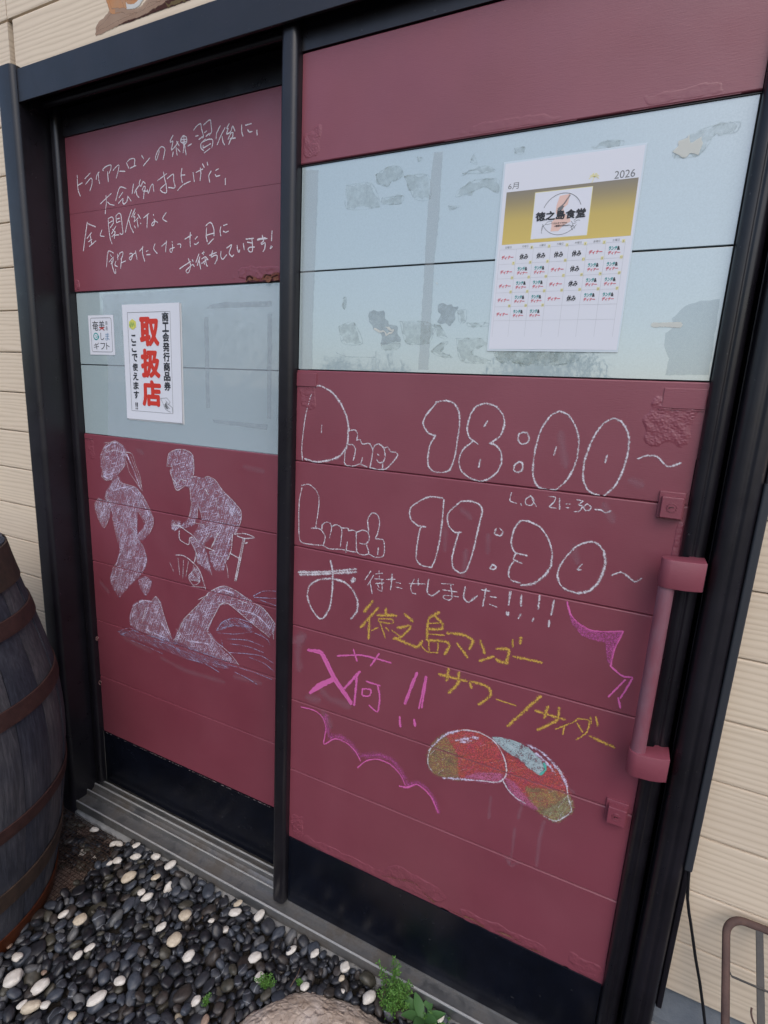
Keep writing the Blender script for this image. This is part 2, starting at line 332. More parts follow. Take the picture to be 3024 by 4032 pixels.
# traced handwriting and drawings: group;kind;chalk;width mm;x,z in tenths of mm on the door plane
CHALK = """
text_left_1;L;w;2.6;-7485,19275 -7495,19008 -7469,18882 -7416,18776
text_left_1;L;w;2.6;-7484,19035 -7308,19080
text_left_1;L;w;2.6;-7190,19166 -6978,19270
text_left_1;L;w;2.6;-7173,19031 -7012,19130 -6947,19149 -6914,19104 -6937,18994 -7026,18859
text_left_1;L;w;2.6;-6634,19256 -6720,19195 -6761,19095
text_left_1;L;w;2.6;-6662,19211 -6664,19084 -6633,18990
text_left_1;L;w;2.6;-6469,19270 -6492,19290 -6378,19347 -6186,19365 -6188,19280 -6260,19186
text_left_1;L;w;2.6;-6317,19219 -6307,18999
text_left_1;L;w;2.6;-6106,19234 -6002,19295 -5887,19329 -5928,19191 -6010,19047
text_left_1;L;w;2.6;-5870,19184 -5687,19160
text_left_1;L;w;2.6;-5616,19341 -5541,19210
text_left_1;L;w;2.6;-5585,19363 -5486,19408 -5350,19405 -5319,19362 -5350,19237
text_left_1;L;w;2.6;-5488,19208 -5298,19242
text_left_1;L;w;2.6;-5076,19433 -5019,19363
text_left_1;L;w;2.6;-5033,19206 -4811,19347
text_left_1;L;w;2.6;-4492,19472 -4495,19424 -4588,19277 -4618,19329 -4559,19433 -4469,19517 -4394,19537 -4322,19504 -4299,19440 -4365,19263
text_left_1;L;w;2.6;-4028,19723 -4115,19627 -4106,19592 -4033,19603 -4057,19525 -4088,19421 -3945,19496 -3871,19567
text_left_1;L;w;2.6;-3911,19579 -3839,19482
text_left_1;L;w;2.6;-3936,19455 -3912,19296
text_left_1;L;w;2.6;-4033,19373 -4061,19288
text_left_1;L;w;2.6;-3887,19421 -3818,19358
text_left_1;L;w;2.6;-3767,19619 -3704,19671 -3606,19624 -3604,19517 -3681,19488
text_left_1;L;w;2.6;-3767,19619 -3780,19555 -3691,19489 -3717,19325
text_left_1;L;w;2.6;-3685,19661 -3671,19486 -3628,19264
text_left_1;L;w;2.6;-3768,19593 -3617,19585
text_left_1;L;w;2.6;-3750,19537 -3619,19532
text_left_1;L;w;2.6;-3562,19438 -3458,19468
text_left_1;L;w;2.6;-3374,19742 -3294,19802 -3166,19838 -3140,19728 -3086,19590 -3110,19541
text_left_1;L;w;2.6;-3319,19607 -3245,19610
text_left_1;L;w;2.6;-3223,19528 -3110,19567
text_left_1;L;w;2.6;-3071,19801 -2926,19866 -2865,19854 -2852,19750 -2840,19632 -2904,19571
text_left_1;L;w;2.6;-3046,19643 -2988,19664
text_left_1;L;w;2.6;-3009,19560 -2913,19604
text_left_1;L;w;2.6;-3030,19504 -3167,19431 -3160,19338 -3084,19282
text_left_1;L;w;2.6;-3089,19460 -2934,19491 -2820,19468 -2812,19396 -2843,19309
text_left_1;L;w;2.6;-3101,19383 -3092,19336 -2879,19392
text_left_1;L;w;2.6;-3066,19234 -2900,19297
text_left_1;L;w;2.6;-2590,19709 -2695,19573 -2710,19472
text_left_1;L;w;2.6;-2452,19650 -2575,19505 -2681,19346
text_left_1;L;w;2.6;-2538,19487 -2511,19381 -2466,19313
text_left_1;L;w;2.6;-2332,19711 -2406,19627 -2360,19620 -2407,19519 -2288,19553 -2232,19652 -2169,19551
text_left_1;L;w;2.6;-2363,19411 -2288,19515 -2224,19519 -2243,19433 -2307,19410
text_left_1;L;w;2.6;-2345,19313 -2280,19406 -2161,19406
text_left_1;L;w;2.6;-1980,19634 -1980,19509 -1945,19416
text_left_1;L;w;2.6;-1873,19615 -1714,19622
text_left_1;L;w;2.6;-1811,19516 -1767,19468 -1688,19467
text_left_1;L;w;2.6;-1562,19471 -1557,19384
text_left_2;L;w;2.6;-6646,18516 -6220,18715
text_left_2;L;w;2.6;-6423,18683 -6420,18517 -6460,18392 -6477,18287
text_left_2;L;w;2.6;-6375,18530 -6284,18466 -6137,18432
text_left_2;L;w;2.6;-6067,18535 -5903,18819 -5680,18772
text_left_2;L;w;2.6;-5944,18590 -5802,18694
text_left_2;L;w;2.6;-5973,18462 -5801,18553 -5819,18473 -5775,18422 -5667,18473 -5624,18587
text_left_2;L;w;2.6;-5624,18587 -5516,18473
text_left_2;L;w;2.6;-5406,18839 -5466,18633
text_left_2;L;w;2.6;-5222,18778 -5329,18703 -5374,18635
text_left_2;L;w;2.6;-5320,18673 -5296,18583 -5232,18521
text_left_2;L;w;2.6;-5158,18908 -5203,18834 -5145,18763 -5071,18862 -4997,18811
text_left_2;L;w;2.6;-5105,18679 -5056,18746 -5001,18740 -5016,18670 -5084,18648 -4951,18634
text_left_2;L;w;2.6;-5040,18644 -5072,18481
text_left_2;L;w;2.6;-4928,18660 -4899,18579 -4814,18720 -4735,18768 -4711,18609
text_left_2;L;w;2.6;-4569,18827 -4268,18940
text_left_2;L;w;2.6;-4368,18986 -4333,18822 -4296,18706 -4282,18550 -4336,18531 -4431,18559 -4493,18615
text_left_2;L;w;2.6;-4481,18642 -4295,18734
text_left_2;L;w;2.6;-4248,18833 -4055,18908 -4041,18762 -4004,18633 -4048,18603 -4214,18639
text_left_2;L;w;2.6;-3770,18993 -3803,18840 -3767,18699
text_left_2;L;w;2.6;-3796,18856 -3684,18847
text_left_2;L;w;2.6;-3922,18543 -3753,18642 -3517,18692
text_left_2;L;w;2.6;-3425,18867 -3390,18678
text_left_2;L;w;2.6;-3325,18860 -3126,18907
text_left_2;L;w;2.6;-3200,18932 -3184,18823 -3211,18678
text_left_2;L;w;2.6;-3130,19010 -3079,18937
text_left_2;L;w;2.6;-2987,19028 -2969,18971
text_left_2;L;w;2.6;-2875,18833 -2947,18742 -2919,18612
text_left_2;L;w;2.6;-2737,18830 -2661,18854
text_left_2;L;w;2.6;-2748,18746 -2711,18704 -2616,18715
text_left_2;L;w;2.6;-2456,18633 -2458,18512
text_left_2;L;w;2.6;-6480,18275 -6481,18263
text_left_3;L;w;2.6;-7426,17432 -7329,17746 -7202,18119
text_left_3;L;w;2.6;-7173,18079 -6892,17984
text_left_3;L;w;2.6;-7248,17728 -7062,17850
text_left_3;L;w;2.6;-7107,17778 -7077,17562
text_left_3;L;w;2.6;-7197,17641 -7065,17688
text_left_3;L;w;2.6;-7170,17525 -6908,17640
text_left_3;L;w;2.6;-6650,17884 -6719,17780 -6705,17748 -6570,17726
text_left_3;L;w;2.6;-6381,18142 -6387,17987 -6352,17676 -6290,17529
text_left_3;L;w;2.6;-6381,18142 -6238,18165 -6195,18108 -6202,18017 -6319,17917
text_left_3;L;w;2.6;-6359,18030 -6222,18072
text_left_3;L;w;2.6;-6093,18175 -6081,18023
text_left_3;L;w;2.6;-6093,18175 -5982,18226 -5906,18181 -5875,17900 -5863,17747 -5924,17729 -5970,17755
text_left_3;L;w;2.6;-6075,18098 -5955,18110
text_left_3;L;w;2.6;-6077,18015 -5936,18041
text_left_3;L;w;2.6;-6283,17771 -6112,17934
text_left_3;L;w;2.6;-6238,17867 -6159,17800
text_left_3;L;w;2.6;-6277,17693 -6149,17768
text_left_3;L;w;2.6;-6146,17814 -6195,17649
text_left_3;L;w;2.6;-6153,17723 -6020,17725
text_left_3;L;w;2.6;-5509,18265 -5654,18032 -5772,17763
text_left_3;L;w;2.6;-5633,18053 -5561,17859 -5476,17733
text_left_3;L;w;2.6;-5387,18273 -5521,18103
text_left_3;L;w;2.6;-5388,18187 -5463,18098 -5394,18092 -5436,17984 -5293,18061
text_left_3;L;w;2.6;-5288,18141 -5210,18039
text_left_3;L;w;2.6;-5331,18005 -5299,17856
text_left_3;L;w;2.6;-5431,17886 -5399,17839
text_left_3;L;w;2.6;-5210,17932 -5199,17923
text_left_3;L;w;2.6;-5096,18044 -4912,18123
text_left_3;L;w;2.6;-4959,18090 -4991,17814
text_left_3;L;w;2.6;-4752,18090 -4746,18072
text_left_3;L;w;2.6;-4736,17984 -4718,17909 -4777,17841 -4821,17852 -4807,17895 -4705,17937 -4619,17901
text_left_3;L;w;2.6;-4323,18092 -4445,17970 -4304,17889
text_left_4;L;w;2.6;-6546,16981 -6452,17355 -6259,17304
text_left_4;L;w;2.6;-6437,17094 -6319,17174 -6268,17203 -6302,17079 -6367,17043
text_left_4;L;w;2.6;-6373,17272 -6340,17223
text_left_4;L;w;2.6;-6349,17113 -6312,16953 -6249,16816 -6205,16814 -6206,16901
text_left_4;L;w;2.6;-6178,17096 -6222,17004 -6127,16967
text_left_4;L;w;2.6;-6104,17263 -6097,17130
text_left_4;L;w;2.6;-6111,17178 -5993,17295 -5896,17297 -5915,17213 -5980,17139
text_left_4;L;w;2.6;-5960,17154 -6009,16922
text_left_4;L;w;2.6;-5963,17052 -5816,17083
text_left_4;L;w;2.6;-5650,17243 -5567,17253 -5552,17191 -5613,17103 -5659,17113 -5668,17152 -5522,17220 -5438,17261
text_left_4;L;w;2.6;-5435,17299 -5417,17214 -5389,17105
text_left_4;L;w;2.6;-5285,17289 -5165,17364
text_left_4;L;w;2.6;-5164,17391 -5185,17230 -5116,17036
text_left_4;L;w;2.6;-5045,17266 -4992,17281
text_left_4;L;w;2.6;-5039,17183 -4921,17184
text_left_4;L;w;2.6;-4737,17418 -4788,17310 -4673,17195
text_left_4;L;w;2.6;-4504,17354 -4336,17435
text_left_4;L;w;2.6;-4346,17457 -4379,17217
text_left_4;L;w;2.6;-4153,17429 -4147,17420
text_left_4;L;w;2.6;-4145,17370 -4138,17282 -4174,17197 -4227,17208 -4225,17266 -4084,17293
text_left_4;L;w;2.6;-3976,17358 -3898,17363 -3868,17325 -3880,17282
text_left_4;L;w;2.6;-3726,17456 -3517,17532
text_left_4;L;w;2.6;-3550,17588 -3567,17433 -3560,17276
text_left_4;L;w;2.6;-3397,17435 -3334,17484
text_left_4;L;w;2.6;-3430,17331 -3380,17313 -3297,17355
text_left_4;L;w;2.6;-3061,17697 -2946,17757 -2868,17723 -2812,17587 -2815,17463
text_left_4;L;w;2.6;-3038,17647 -3052,17467 -3025,17353
text_left_4;L;w;2.6;-3032,17493 -2823,17519
text_left_4;L;w;2.6;-2996,17297 -2826,17401
text_left_4;L;w;2.6;-2603,17637 -2628,17546 -2606,17450
text_left_4;L;w;2.6;-2520,17660 -2418,17677
text_left_4;L;w;2.6;-2528,17538 -2455,17512 -2382,17529
text_left_5;L;w;2.6;-3926,16803 -3567,16945
text_left_5;L;w;2.6;-3637,17014 -3569,16858 -3627,16708 -3690,16696 -3716,16748 -3591,16830 -3496,16876 -3450,16825
text_left_5;L;w;2.6;-3507,16977 -3483,16947
text_left_5;L;w;2.6;-3294,17094 -3391,16920
text_left_5;L;w;2.6;-3265,17028 -3352,16846
text_left_5;L;w;2.6;-3288,16958 -3270,16856 -3242,16761
text_left_5;L;w;2.6;-3192,17106 -3121,17126
text_left_5;L;w;2.6;-3140,17146 -3152,17078
text_left_5;L;w;2.6;-3205,16982 -3093,17025 -3014,16956
text_left_5;L;w;2.6;-3208,16882 -3024,16971
text_left_5;L;w;2.6;-3104,16990 -3057,16831 -3027,16815
text_left_5;L;w;2.6;-3156,16922 -3117,16862
text_left_5;L;w;2.6;-2962,17046 -2753,17096
text_left_5;L;w;2.6;-2860,17145 -2913,17007 -2793,17042 -2725,17024 -2736,16941 -2797,16852
text_left_5;L;w;2.6;-2612,17108 -2613,16990 -2550,16937 -2442,17028
text_left_5;L;w;2.6;-2430,17173 -2286,17232 -2345,17112 -2355,17044 -2279,16977 -2231,17009
text_left_5;L;w;2.6;-2126,17208 -2117,17125 -2070,17054 -2051,17107
text_left_5;L;w;2.6;-1944,17236 -1920,17106
text_left_5;L;w;2.6;-1864,17323 -1653,17326
text_left_5;L;w;2.6;-1827,17255 -1689,17232
text_left_5;L;w;2.6;-1699,17327 -1680,17151 -1689,17057 -1754,17048 -1809,17099 -1763,17143 -1626,17141
text_left_5;L;w;2.6;-1544,17287 -1276,17294
text_left_5;L;w;2.6;-1410,17366 -1373,17251 -1436,17208 -1409,17187 -1329,17208 -1337,17088 -1381,17035
text_left_5;L;w;2.6;-1526,17301 -1329,17314
text_left_5;L;w;2.6;-1140,17438 -1152,17242
text_left_5;L;w;2.6;-1160,17136 -1185,17079 -1133,17115
dinner;L;w;4;430,14136 243,13534 153,12843 179,12526
dinner;L;w;6.5;430,14128 609,14129 884,14012 1109,13783 1252,13537 1330,13258
dinner;L;w;6.5;1298,13256 1306,13056 1264,12879 1104,12689 834,12575 521,12514 251,12554
dinner;L;w;4;653,13312 648,13165
dinner;L;w;4;1347,13254 1461,13273 1529,13202 1519,13073
dinner;L;w;4;1327,12956 1426,12965 1496,12870 1457,12649
dinner;L;w;4;1519,13073 1600,13079 1653,12998 1812,13025 1898,12905 1890,12763 1855,12530
dinner;L;w;4;1248,12877 1244,12585 1297,12517 1480,12526 1609,12577 1774,12536
dinner;L;w;4;1667,12713 1641,12595
dinner;L;w;4;1898,12905 1941,12994 2033,13030 2147,12955 2188,12790 2148,12674 2055,12650 2005,12702
dinner;L;w;4;2014,12817 2040,12805
dinner;L;w;4;1855,12530 2032,12505 2157,12518
dinner;L;w;4;2148,12674 2140,12545
dinner;L;w;4;2162,12957 2238,12986 2305,12899 2413,12895 2462,12844 2393,12726 2219,12539 2063,12508
dinner;L;w;5;3202,13929 3407,13965 3576,13910 3670,13762 3701,13558 3687,13246 3660,12928 3585,12667 3449,12599 3264,12593 3141,12689 3113,12877 3139,13095 3238,13290
dinner;L;w;5;3204,13904 3036,13699 2962,13536 2999,13432 3093,13332 3238,13290
dinner;L;w;5;3911,13763 4004,13894 4181,13953 4365,13901 4505,13761 4548,13590 4493,13386 4315,13233
dinner;L;w;5;3900,13737 3855,13492 3911,13316 4082,13206
dinner;L;w;5;3973,13230 3812,13074 3749,12857 3806,12677 3966,12561 4187,12507 4365,12580 4508,12725 4566,12911 4536,13086 4434,13205 4315,13233
dinner;L;w;5;4225,13631 4181,13540
dinner;L;w;5;4162,12910 4148,12779
dinner;L;w;5;4896,13479 4827,13436 4825,13337 4894,13268 4989,13301 5017,13377 4970,13472 4896,13479
dinner;L;w;5;4880,12942 4811,12884 4809,12782 4887,12753 4956,12811 4944,12923 4880,12942
dinner;L;w;5;5468,13884 5339,13799 5222,13587 5157,13315 5136,12967 5166,12694 5270,12530 5443,12495 5560,12514
dinner;L;w;5;5491,13886 5635,13828 5771,13649 5856,13420 5869,13135 5819,12889 5728,12683 5584,12517
dinner;L;w;5;5496,13258 5476,13135
dinner;L;w;5;6352,13815 6223,13738 6116,13557 6037,13316 5992,13051 6003,12787 6083,12602 6206,12520 6297,12507
dinner;L;w;5;6351,13821 6474,13777 6574,13659 6641,13482 6647,13208 6609,12948 6534,12704 6386,12506
dinner;L;w;5;6339,13191 6327,13084
dinner;L;w;5;6817,13189 6943,13247 7085,13249 7178,13167 7278,13098 7434,13174
last_order;L;w;3.75;4803,12358 4792,12213 4911,12177
last_order;L;w;3.75;4999,12175 5009,12158
last_order;L;w;3.75;5155,12350 5076,12276 5086,12187 5187,12175 5225,12270 5155,12350
last_order;L;w;3.75;5186,12290 5273,12174
last_order;L;w;3.75;5481,12379 5588,12380 5575,12290 5502,12192 5623,12183
last_order;L;w;3.75;5661,12364 5683,12179
last_order;L;w;3.75;5789,12281 5846,12289
last_order;L;w;3.75;5797,12214 5843,12221
last_order;L;w;3.75;5963,12378 6056,12366 5985,12295 6055,12279 6021,12188 5943,12164
last_order;L;w;3.75;6129,12326 6079,12270 6110,12213 6177,12222 6202,12287 6129,12326
last_order;L;w;3.75;6275,12248 6375,12250 6447,12211 6518,12257
lunch;L;w;4;175,11955 356,12001 539,11905 634,11732 625,11451 566,11048
lunch;L;w;4;176,11893 117,11602 112,11155 149,10691 357,10628 759,10664
lunch;L;w;4;457,11015 675,11033 824,10882 777,10667
lunch;L;w;4;729,11025 743,11138 848,11217 955,11186 977,11064 932,10868
lunch;L;w;4;975,11126 1096,11191 1219,11148 1242,11012 1219,10726
lunch;L;w;4;1220,11133 1374,11157 1410,11116
lunch;L;w;4;1388,10849 1363,10609
lunch;L;w;4;1411,11101 1512,11132 1614,11102
lunch;L;w;4;777,10667 941,10615 1257,10654 1602,10651
lunch;L;w;4;1614,11102 1745,11168 1879,11144 1920,10998 1843,10879 1693,10869
lunch;L;w;4;1598,11084 1635,10673 1806,10625 1920,10692 1862,10851
lunch;L;w;4;1894,11176 1859,11412 1955,11576 2086,11550 2143,11395 2108,11150 2066,11037 2244,11037 2286,10878 2265,10677 2072,10627 1921,10677
lunch;L;w;4;2142,10838 2134,10699
lunch;L;w;5;3476,12091 3303,12096 3131,12052 2848,11845 2804,11696 2853,11559 2996,11465 3161,11461
lunch;L;w;5;3508,12059 3512,11656 3488,11227 3431,10842 3357,10639
lunch;L;w;5;3161,11461 3059,11417 3020,11121 3015,10767 3146,10643 3357,10639
lunch;L;w;5;3872,12079 4062,12104 4229,12059 4295,11933 4245,11600 4199,11206 4143,10915 4078,10704 3970,10640 3821,10712 3775,10905 3810,11168 3870,11459
lunch;L;w;5;3858,12077 3640,11842 3609,11698 3665,11539 3787,11445 3912,11465
lunch;L;w;5;4590,11640 4573,11543 4681,11519 4726,11594 4667,11652
lunch;L;w;5;4593,10929 4547,10850 4616,10830 4668,10901 4593,10929
lunch;L;w;5;5170,11874 5021,11852 4925,11679 4896,11460 4938,11306 5010,11237 5203,11223
lunch;L;w;5;5170,11874 5377,11801 5544,11620 5646,11376 5664,11116
lunch;L;w;5;5012,11224 4972,11108 5132,11057
lunch;L;w;5;5000,11086 4923,10949 4915,10782 4990,10687 5135,10675
lunch;L;w;5;6204,11646 6054,11550 5914,11345 5819,11145 5793,10955 5862,10782 5992,10703 6185,10685
lunch;L;w;5;6504,11526 6411,11636 6293,11671 6204,11646
lunch;L;w;5;6176,11225 6119,11123 6165,11127
lunch;L;w;5;6691,11131 6825,11208 6942,11155 7061,11079 7147,11159
lunch;L;w;7;5664,11116 5577,10912 5399,10715 5178,10628
lunch;L;w;7;6185,10685 6362,10768 6479,10935 6542,11153 6555,11359 6504,11526
waiting;L;w;9;148,9912 889,10065 1620,10270
waiting;L;w;9;188,9862 818,10002 1623,10207
waiting;L;w;7;979,10341 1050,10080 1050,9622 992,9211 836,8939 687,8921 472,9161 389,9415 458,9665 713,9850 1038,9931 1359,9915 1575,9766 1707,9536 1701,9307 1571,9096
waiting;L;w;12;1562,10036 1548,9969 1597,10027
waiting;L;w;3.5;1991,10294 1868,10082
waiting;L;w;3.5;2062,10214 1941,9970
waiting;L;w;3.5;1988,10043 2051,9803
waiting;L;w;3.5;2110,10255 2271,10302
waiting;L;w;3.5;2188,10332 2203,10180
waiting;L;w;3.5;2099,10144 2295,10167
waiting;L;w;3.5;2122,10038 2316,10094
waiting;L;w;3.5;2263,10161 2285,9900 2178,9924
waiting;L;w;3.5;2173,10018 2208,9978
waiting;L;w;3.5;2376,10183 2567,10228
waiting;L;w;3.5;2603,10167 2699,10162
waiting;L;w;3.5;2609,10061 2737,10057
waiting;L;w;3.5;2901,10198 3250,10263
waiting;L;w;3.5;3002,10309 2936,10144 2976,10015 3055,10002
waiting;L;w;3.5;3092,10342 3102,10209
waiting;L;w;3.5;3604,10341 3849,10377
waiting;L;w;3.5;3643,10216 3933,10234
waiting;L;w;3.5;3792,10365 3844,10097 3777,10023 3672,10044 3682,10106 3970,10139
waiting;L;w;3.5;4428,10381 4592,10387
waiting;L;w;3.5;4616,10279 4724,10288
waiting;L;w;3.5;4618,10121 4757,10095
waiting;L;w;5.5;2497,10315 2495,10084 2485,9989
waiting;L;w;5.5;3318,10372 3308,10101 3419,10040 3558,10169
waiting;L;w;5.5;4093,10369 4084,10149 4191,10070 4345,10234
waiting;L;w;5.5;4508,10412 4497,10238 4486,10063
waiting;L;w;5.5;4995,10458 4974,10201
waiting;L;w;5.5;4951,10040 4969,9987
waiting;L;w;5.5;4975,10454 4982,10203
waiting;L;w;5.5;4992,10035 4992,9978
waiting;L;w;5.5;5194,10431 5209,10225
waiting;L;w;5.5;5220,10046 5197,9969
waiting;L;w;5.5;5525,10489 5528,10242
waiting;L;w;5.5;5464,10019 5456,9975
waiting;L;w;5.5;5791,10451 5774,10175
waiting;L;w;5.5;5752,10045 5759,9936
mango_words;L;y;9;2061,9614 1889,9350
mango_words;L;y;9;2203,9486 1822,8959
mango_words;L;y;9;2017,9185 2023,8745
mango_words;L;y;9;2854,9494 3020,9392
mango_words;L;y;9;3580,9709 3383,9510 3386,9077
mango_words;L;y;9;3821,9311 4111,9354 4347,9294 4307,9102
mango_words;L;y;9;4044,9124 4267,8909
mango_words;L;y;9;4502,9304 4606,9092
mango_words;L;y;9;4541,8894 4778,9049
mango_words;L;y;9;3719,8350 4285,8375
mango_words;L;y;9;3900,8544 3878,8270
mango_words;L;y;9;4127,8500 4131,8282 3960,8008
mango_words;L;y;9;4411,8273 4386,8390 4746,8374 4818,8212 4615,7946
mango_words;L;y;9;3388,9047 3778,9116 3873,9049 3800,8844
mango_words;L;y;9;2716,9161 2997,9262 2823,8997 2636,8885
mango_words;L;y;9;2667,8909 3154,8828 3268,8984
mango_words;L;y;9;3528,9605 3687,9491 3668,9365 3400,9298
mango_words;L;y;9;4856,9233 5070,9276 5067,9040
mango_words;L;y;9;4866,8999 5073,8982 5054,9036
mango_words;L;y;9;2400,9515 2406,9406
mango_words;L;y;9;2212,9328 2634,9427
mango_words;L;y;5;2249,9257 2560,9314 2565,9220 2253,9193 2249,9257
mango_words;L;y;5;2228,9042 2098,8944
mango_words;L;y;5;2288,9153 2422,8863
mango_words;L;y;5;2425,9090 2494,9043
mango_words;L;y;5;2575,9063 2760,8981
mango_words;L;y;5;3390,9420 3657,9499
mango_words;L;y;5;3377,9184 3737,9244
mango_words;L;y;5;3420,9024 3452,8813
mango_words;L;y;5;3633,9048 3632,8861
mango_words;L;y;5;3242,8915 3408,8785 3635,8830
mango_words;L;y;5;5127,9494 5141,9367
mango_words;L;y;5;4950,8161 5324,8143
mango_words;L;y;8;5190,9162 5698,9186
mango_words;L;y;8;5766,8478 5223,7664
mango_words;L;y;8;5724,8152 6252,8149
mango_words;L;y;8;5928,8308 5890,8073
mango_words;L;y;8;6128,8343 6120,8090 5806,7773
mango_words;L;y;8;6746,7954 7150,7881
mango_words;L;y;8;5278,9576 5276,9475
mango_words;L;y;5;5128,9495 5149,9370
mango_words;L;y;5;6359,8097 6129,7900
mango_words;L;y;5;6267,8022 6264,7842
mango_words;L;y;5;6489,8244 6405,8128
mango_words;L;y;5;6489,8244 6682,8265 6666,8013 6518,7814
mango_words;L;y;5;6490,8142 6594,8002
mango_words;L;y;5;6697,8342 6722,8236
mango_words;L;y;5;6789,8373 6833,8216
arrived;F;p;1;445,8077 845,8114 1239,7558 1701,7064 1651,6959 1170,7431 536,6895 495,6938 720,7243 1110,7520 772,8024 446,8007
arrived;L;p;7;1841,7872 1469,7345
arrived;L;p;7;1776,7750 1759,7363 1740,7005
arrived;L;p;7;3212,8235 2992,7442
arrived;L;p;7;2885,7068 2915,6855
arrived;L;p;7;3228,7115 3260,6991
arrived;L;p;7;446,8025 846,8079 1203,7547 1667,7017
arrived;L;p;5;1254,8103 1891,8293 2589,8303
arrived;L;p;5;1658,8366 1758,8122
arrived;L;p;5;2296,8437 2109,8101
arrived;L;p;5;2027,7687 2356,7683
arrived;L;p;5;2306,7668 2372,7415 2342,7026 2127,7113
arrived;L;p;5;1932,7468 2141,7515 2115,7352 1940,7315 1932,7468
arrived;L;p;5;3419,8214 3319,7430
arrived;L;p;5;3380,7467 3436,8203
arrived;L;p;5;2976,7437 3143,8085
burst_left;L;p;3.6;288,6482 665,6512 902,6405 1008,6144 965,5698 1265,5955 1604,5948 1833,5811 1971,5623
burst_left;L;p;3.6;1907,5413 2131,5684 2410,5826 2726,5820 2976,5666 3127,5440
burst_left;L;p;5;2997,5351 3172,5391 3393,5559 3597,5504 3778,5364 3942,5065
burst_left;L;ps;22;998,6437 1111,5957 1375,6050 1678,5974 1909,5765
burst_left;L;ps;22;2054,5783 2404,5932 2717,5960 2969,5771 3156,5523
burst_left;L;ps;14;3194,5494 3418,5615 3650,5556 3835,5357 3953,5100
burst_right;L;p;4;6020,10475 6091,10289 6230,10133 6480,10032 6775,10078 6992,10146
burst_right;L;p;4;7005,10136 6908,9766 6895,9438
burst_right;L;p;4;6895,9438 7107,9309 7262,9327
burst_right;L;p;4;7266,9302 7190,9034 7131,8878
burst_right;L;p;4;7098,8868 7157,8692
burst_right;L;p;4;7161,9244 6939,8846
burst_right;F;ps;1;6067,10284 6230,10133 6480,10032 6775,10078 6994,10133 6908,9766 6895,9438 6825,9528 6758,9861 6549,9860 6356,9892 6167,10063
mango_left;F;my;1;3657,6565 3777,6799 4000,7038 4303,6903 4423,6138 4005,6001 3784,6004 3644,6189 3613,6416
mango_left;F;mr;1;3976,7015 4174,7184 4425,7285 4678,7304 4936,7229 5120,7116 5238,6911 5298,6683 5282,6481 5148,6342 4780,6223 4372,6118 4271,6661
mango_left;F;mp;1;4522,6207 4764,6389 5203,6534 5261,6444 5149,6328 4781,6209
mango_left;L;ws;11;4218,6972 4442,7094 4638,7192
mango_left;L;ws;11;4324,6967 4497,7058
mango_left;L;w;5;3620,6507 3681,6618 3827,6846 4024,7075 4274,7233 4425,7285 4677,7317 4933,7256 5093,7134 5224,6933 5295,6710 5291,6512 5149,6328 4780,6223
mango_left;L;ws;8;4780,6217 4400,6100 4007,5972
mango_left;L;ws;8;3681,6618 3851,6884 4024,7075 4250,7210
mango_left;L;w;3;3646,6532 3612,6356 3633,6155 3740,6032
mango_right;F;mr;1;5274,7035 5574,6928 5940,6797 6018,7125 6206,7064 6378,6944 6509,6595 6286,6392 6018,6112 5729,6157 5475,6277 5318,6495
mango_right;F;my;1;5748,6417 6086,6528 6509,6595 6603,6282 6480,6091 6363,5928 6080,5971 5848,6151
mango_right;F;mg;1;6363,6315 6512,6569 6603,6282 6363,5928 6125,5990
mango_right;F;mp;1;5306,6490 5510,6404 5774,6176 5979,6039 5643,6064 5431,6230
mango_right;F;bl;1;4953,7304 5072,7346 5336,7372 5599,7346 5774,7248 5924,7143 6014,6962 5937,6823 5769,6867 5588,7016 5344,7061 5140,7151
mango_right;L;bl;7;5002,7308 5270,7308 5565,7225
mango_right;L;bl;7;5138,7178 5437,7096 5718,6902
mango_right;L;bl;7;5317,7324 5653,7284
mango_right;L;bl;7;5428,7174 5769,7084
mango_right;L;tl;6;5999,7091 6036,6970 5959,6832
mango_right;L;ws;9;5643,7375 5879,7341 6074,7227 6249,7080 6381,6918 6463,6791
mango_right;L;ws;9;5843,7247 6040,7133 6218,6961
mango_right;L;w;4;5267,6390 5381,6238 5564,6116 5737,6076
mango_right;L;w;4;6463,6791 6515,6543 6606,6256 6363,5928 6131,5937
mango_right;L;w;4;6243,7131 6350,6986
runner;F;f;1;-7235,11908 -6972,12233 -6577,12370 -6258,12276 -6141,12044 -6227,11687 -6494,11483 -6554,11370 -6848,11229 -7035,11190 -7210,11298 -7167,11484 -7238,11585
runner;F;f;1;-6773,11202 -6528,11373 -6413,11207 -6167,11129 -5868,11129 -5632,10981 -5759,10539 -5827,10242 -5863,9690 -5586,9331 -5495,9015 -5622,8730 -5841,8461 -6277,8105 -6619,7760 -6764,7610 -6893,7701 -7043,7868 -7131,8128 -6997,8429 -6767,8628 -6632,8998 -6656,9373 -6780,9805 -6898,10309 -7134,10647 -7091,10837
runner;F;f;1;-5868,11129 -5586,10952 -5360,10664 -5164,10303 -5198,10120 -5359,9843 -5618,9620 -5822,9549 -5861,9727 -5571,9991 -5488,10148 -5763,10467
runner;F;f;1;-5900,8335 -5584,8531 -5341,8410 -5459,8083 -5620,7915 -5813,8085
runner;F;fd;1;-7432,10609 -6906,10530 -6970,10076 -7241,9715 -7466,9928 -7618,10360
runner;F;fd;1;-6108,10164 -5802,10245 -5863,9690 -5774,9521 -5985,9374 -6060,9769
runner;L;w;2;-7242,11836 -7001,12195 -6577,12370 -6235,12260
runner;L;w;2;-7238,11585 -7167,11484 -7226,11296 -7035,11190 -6768,11256
runner;L;w;2;-6138,12096 -6252,11685 -6497,11447
runner;L;w;2;-7168,11771 -6956,12111
runner;L;w;2;-7098,11671 -7021,11964 -6692,12204
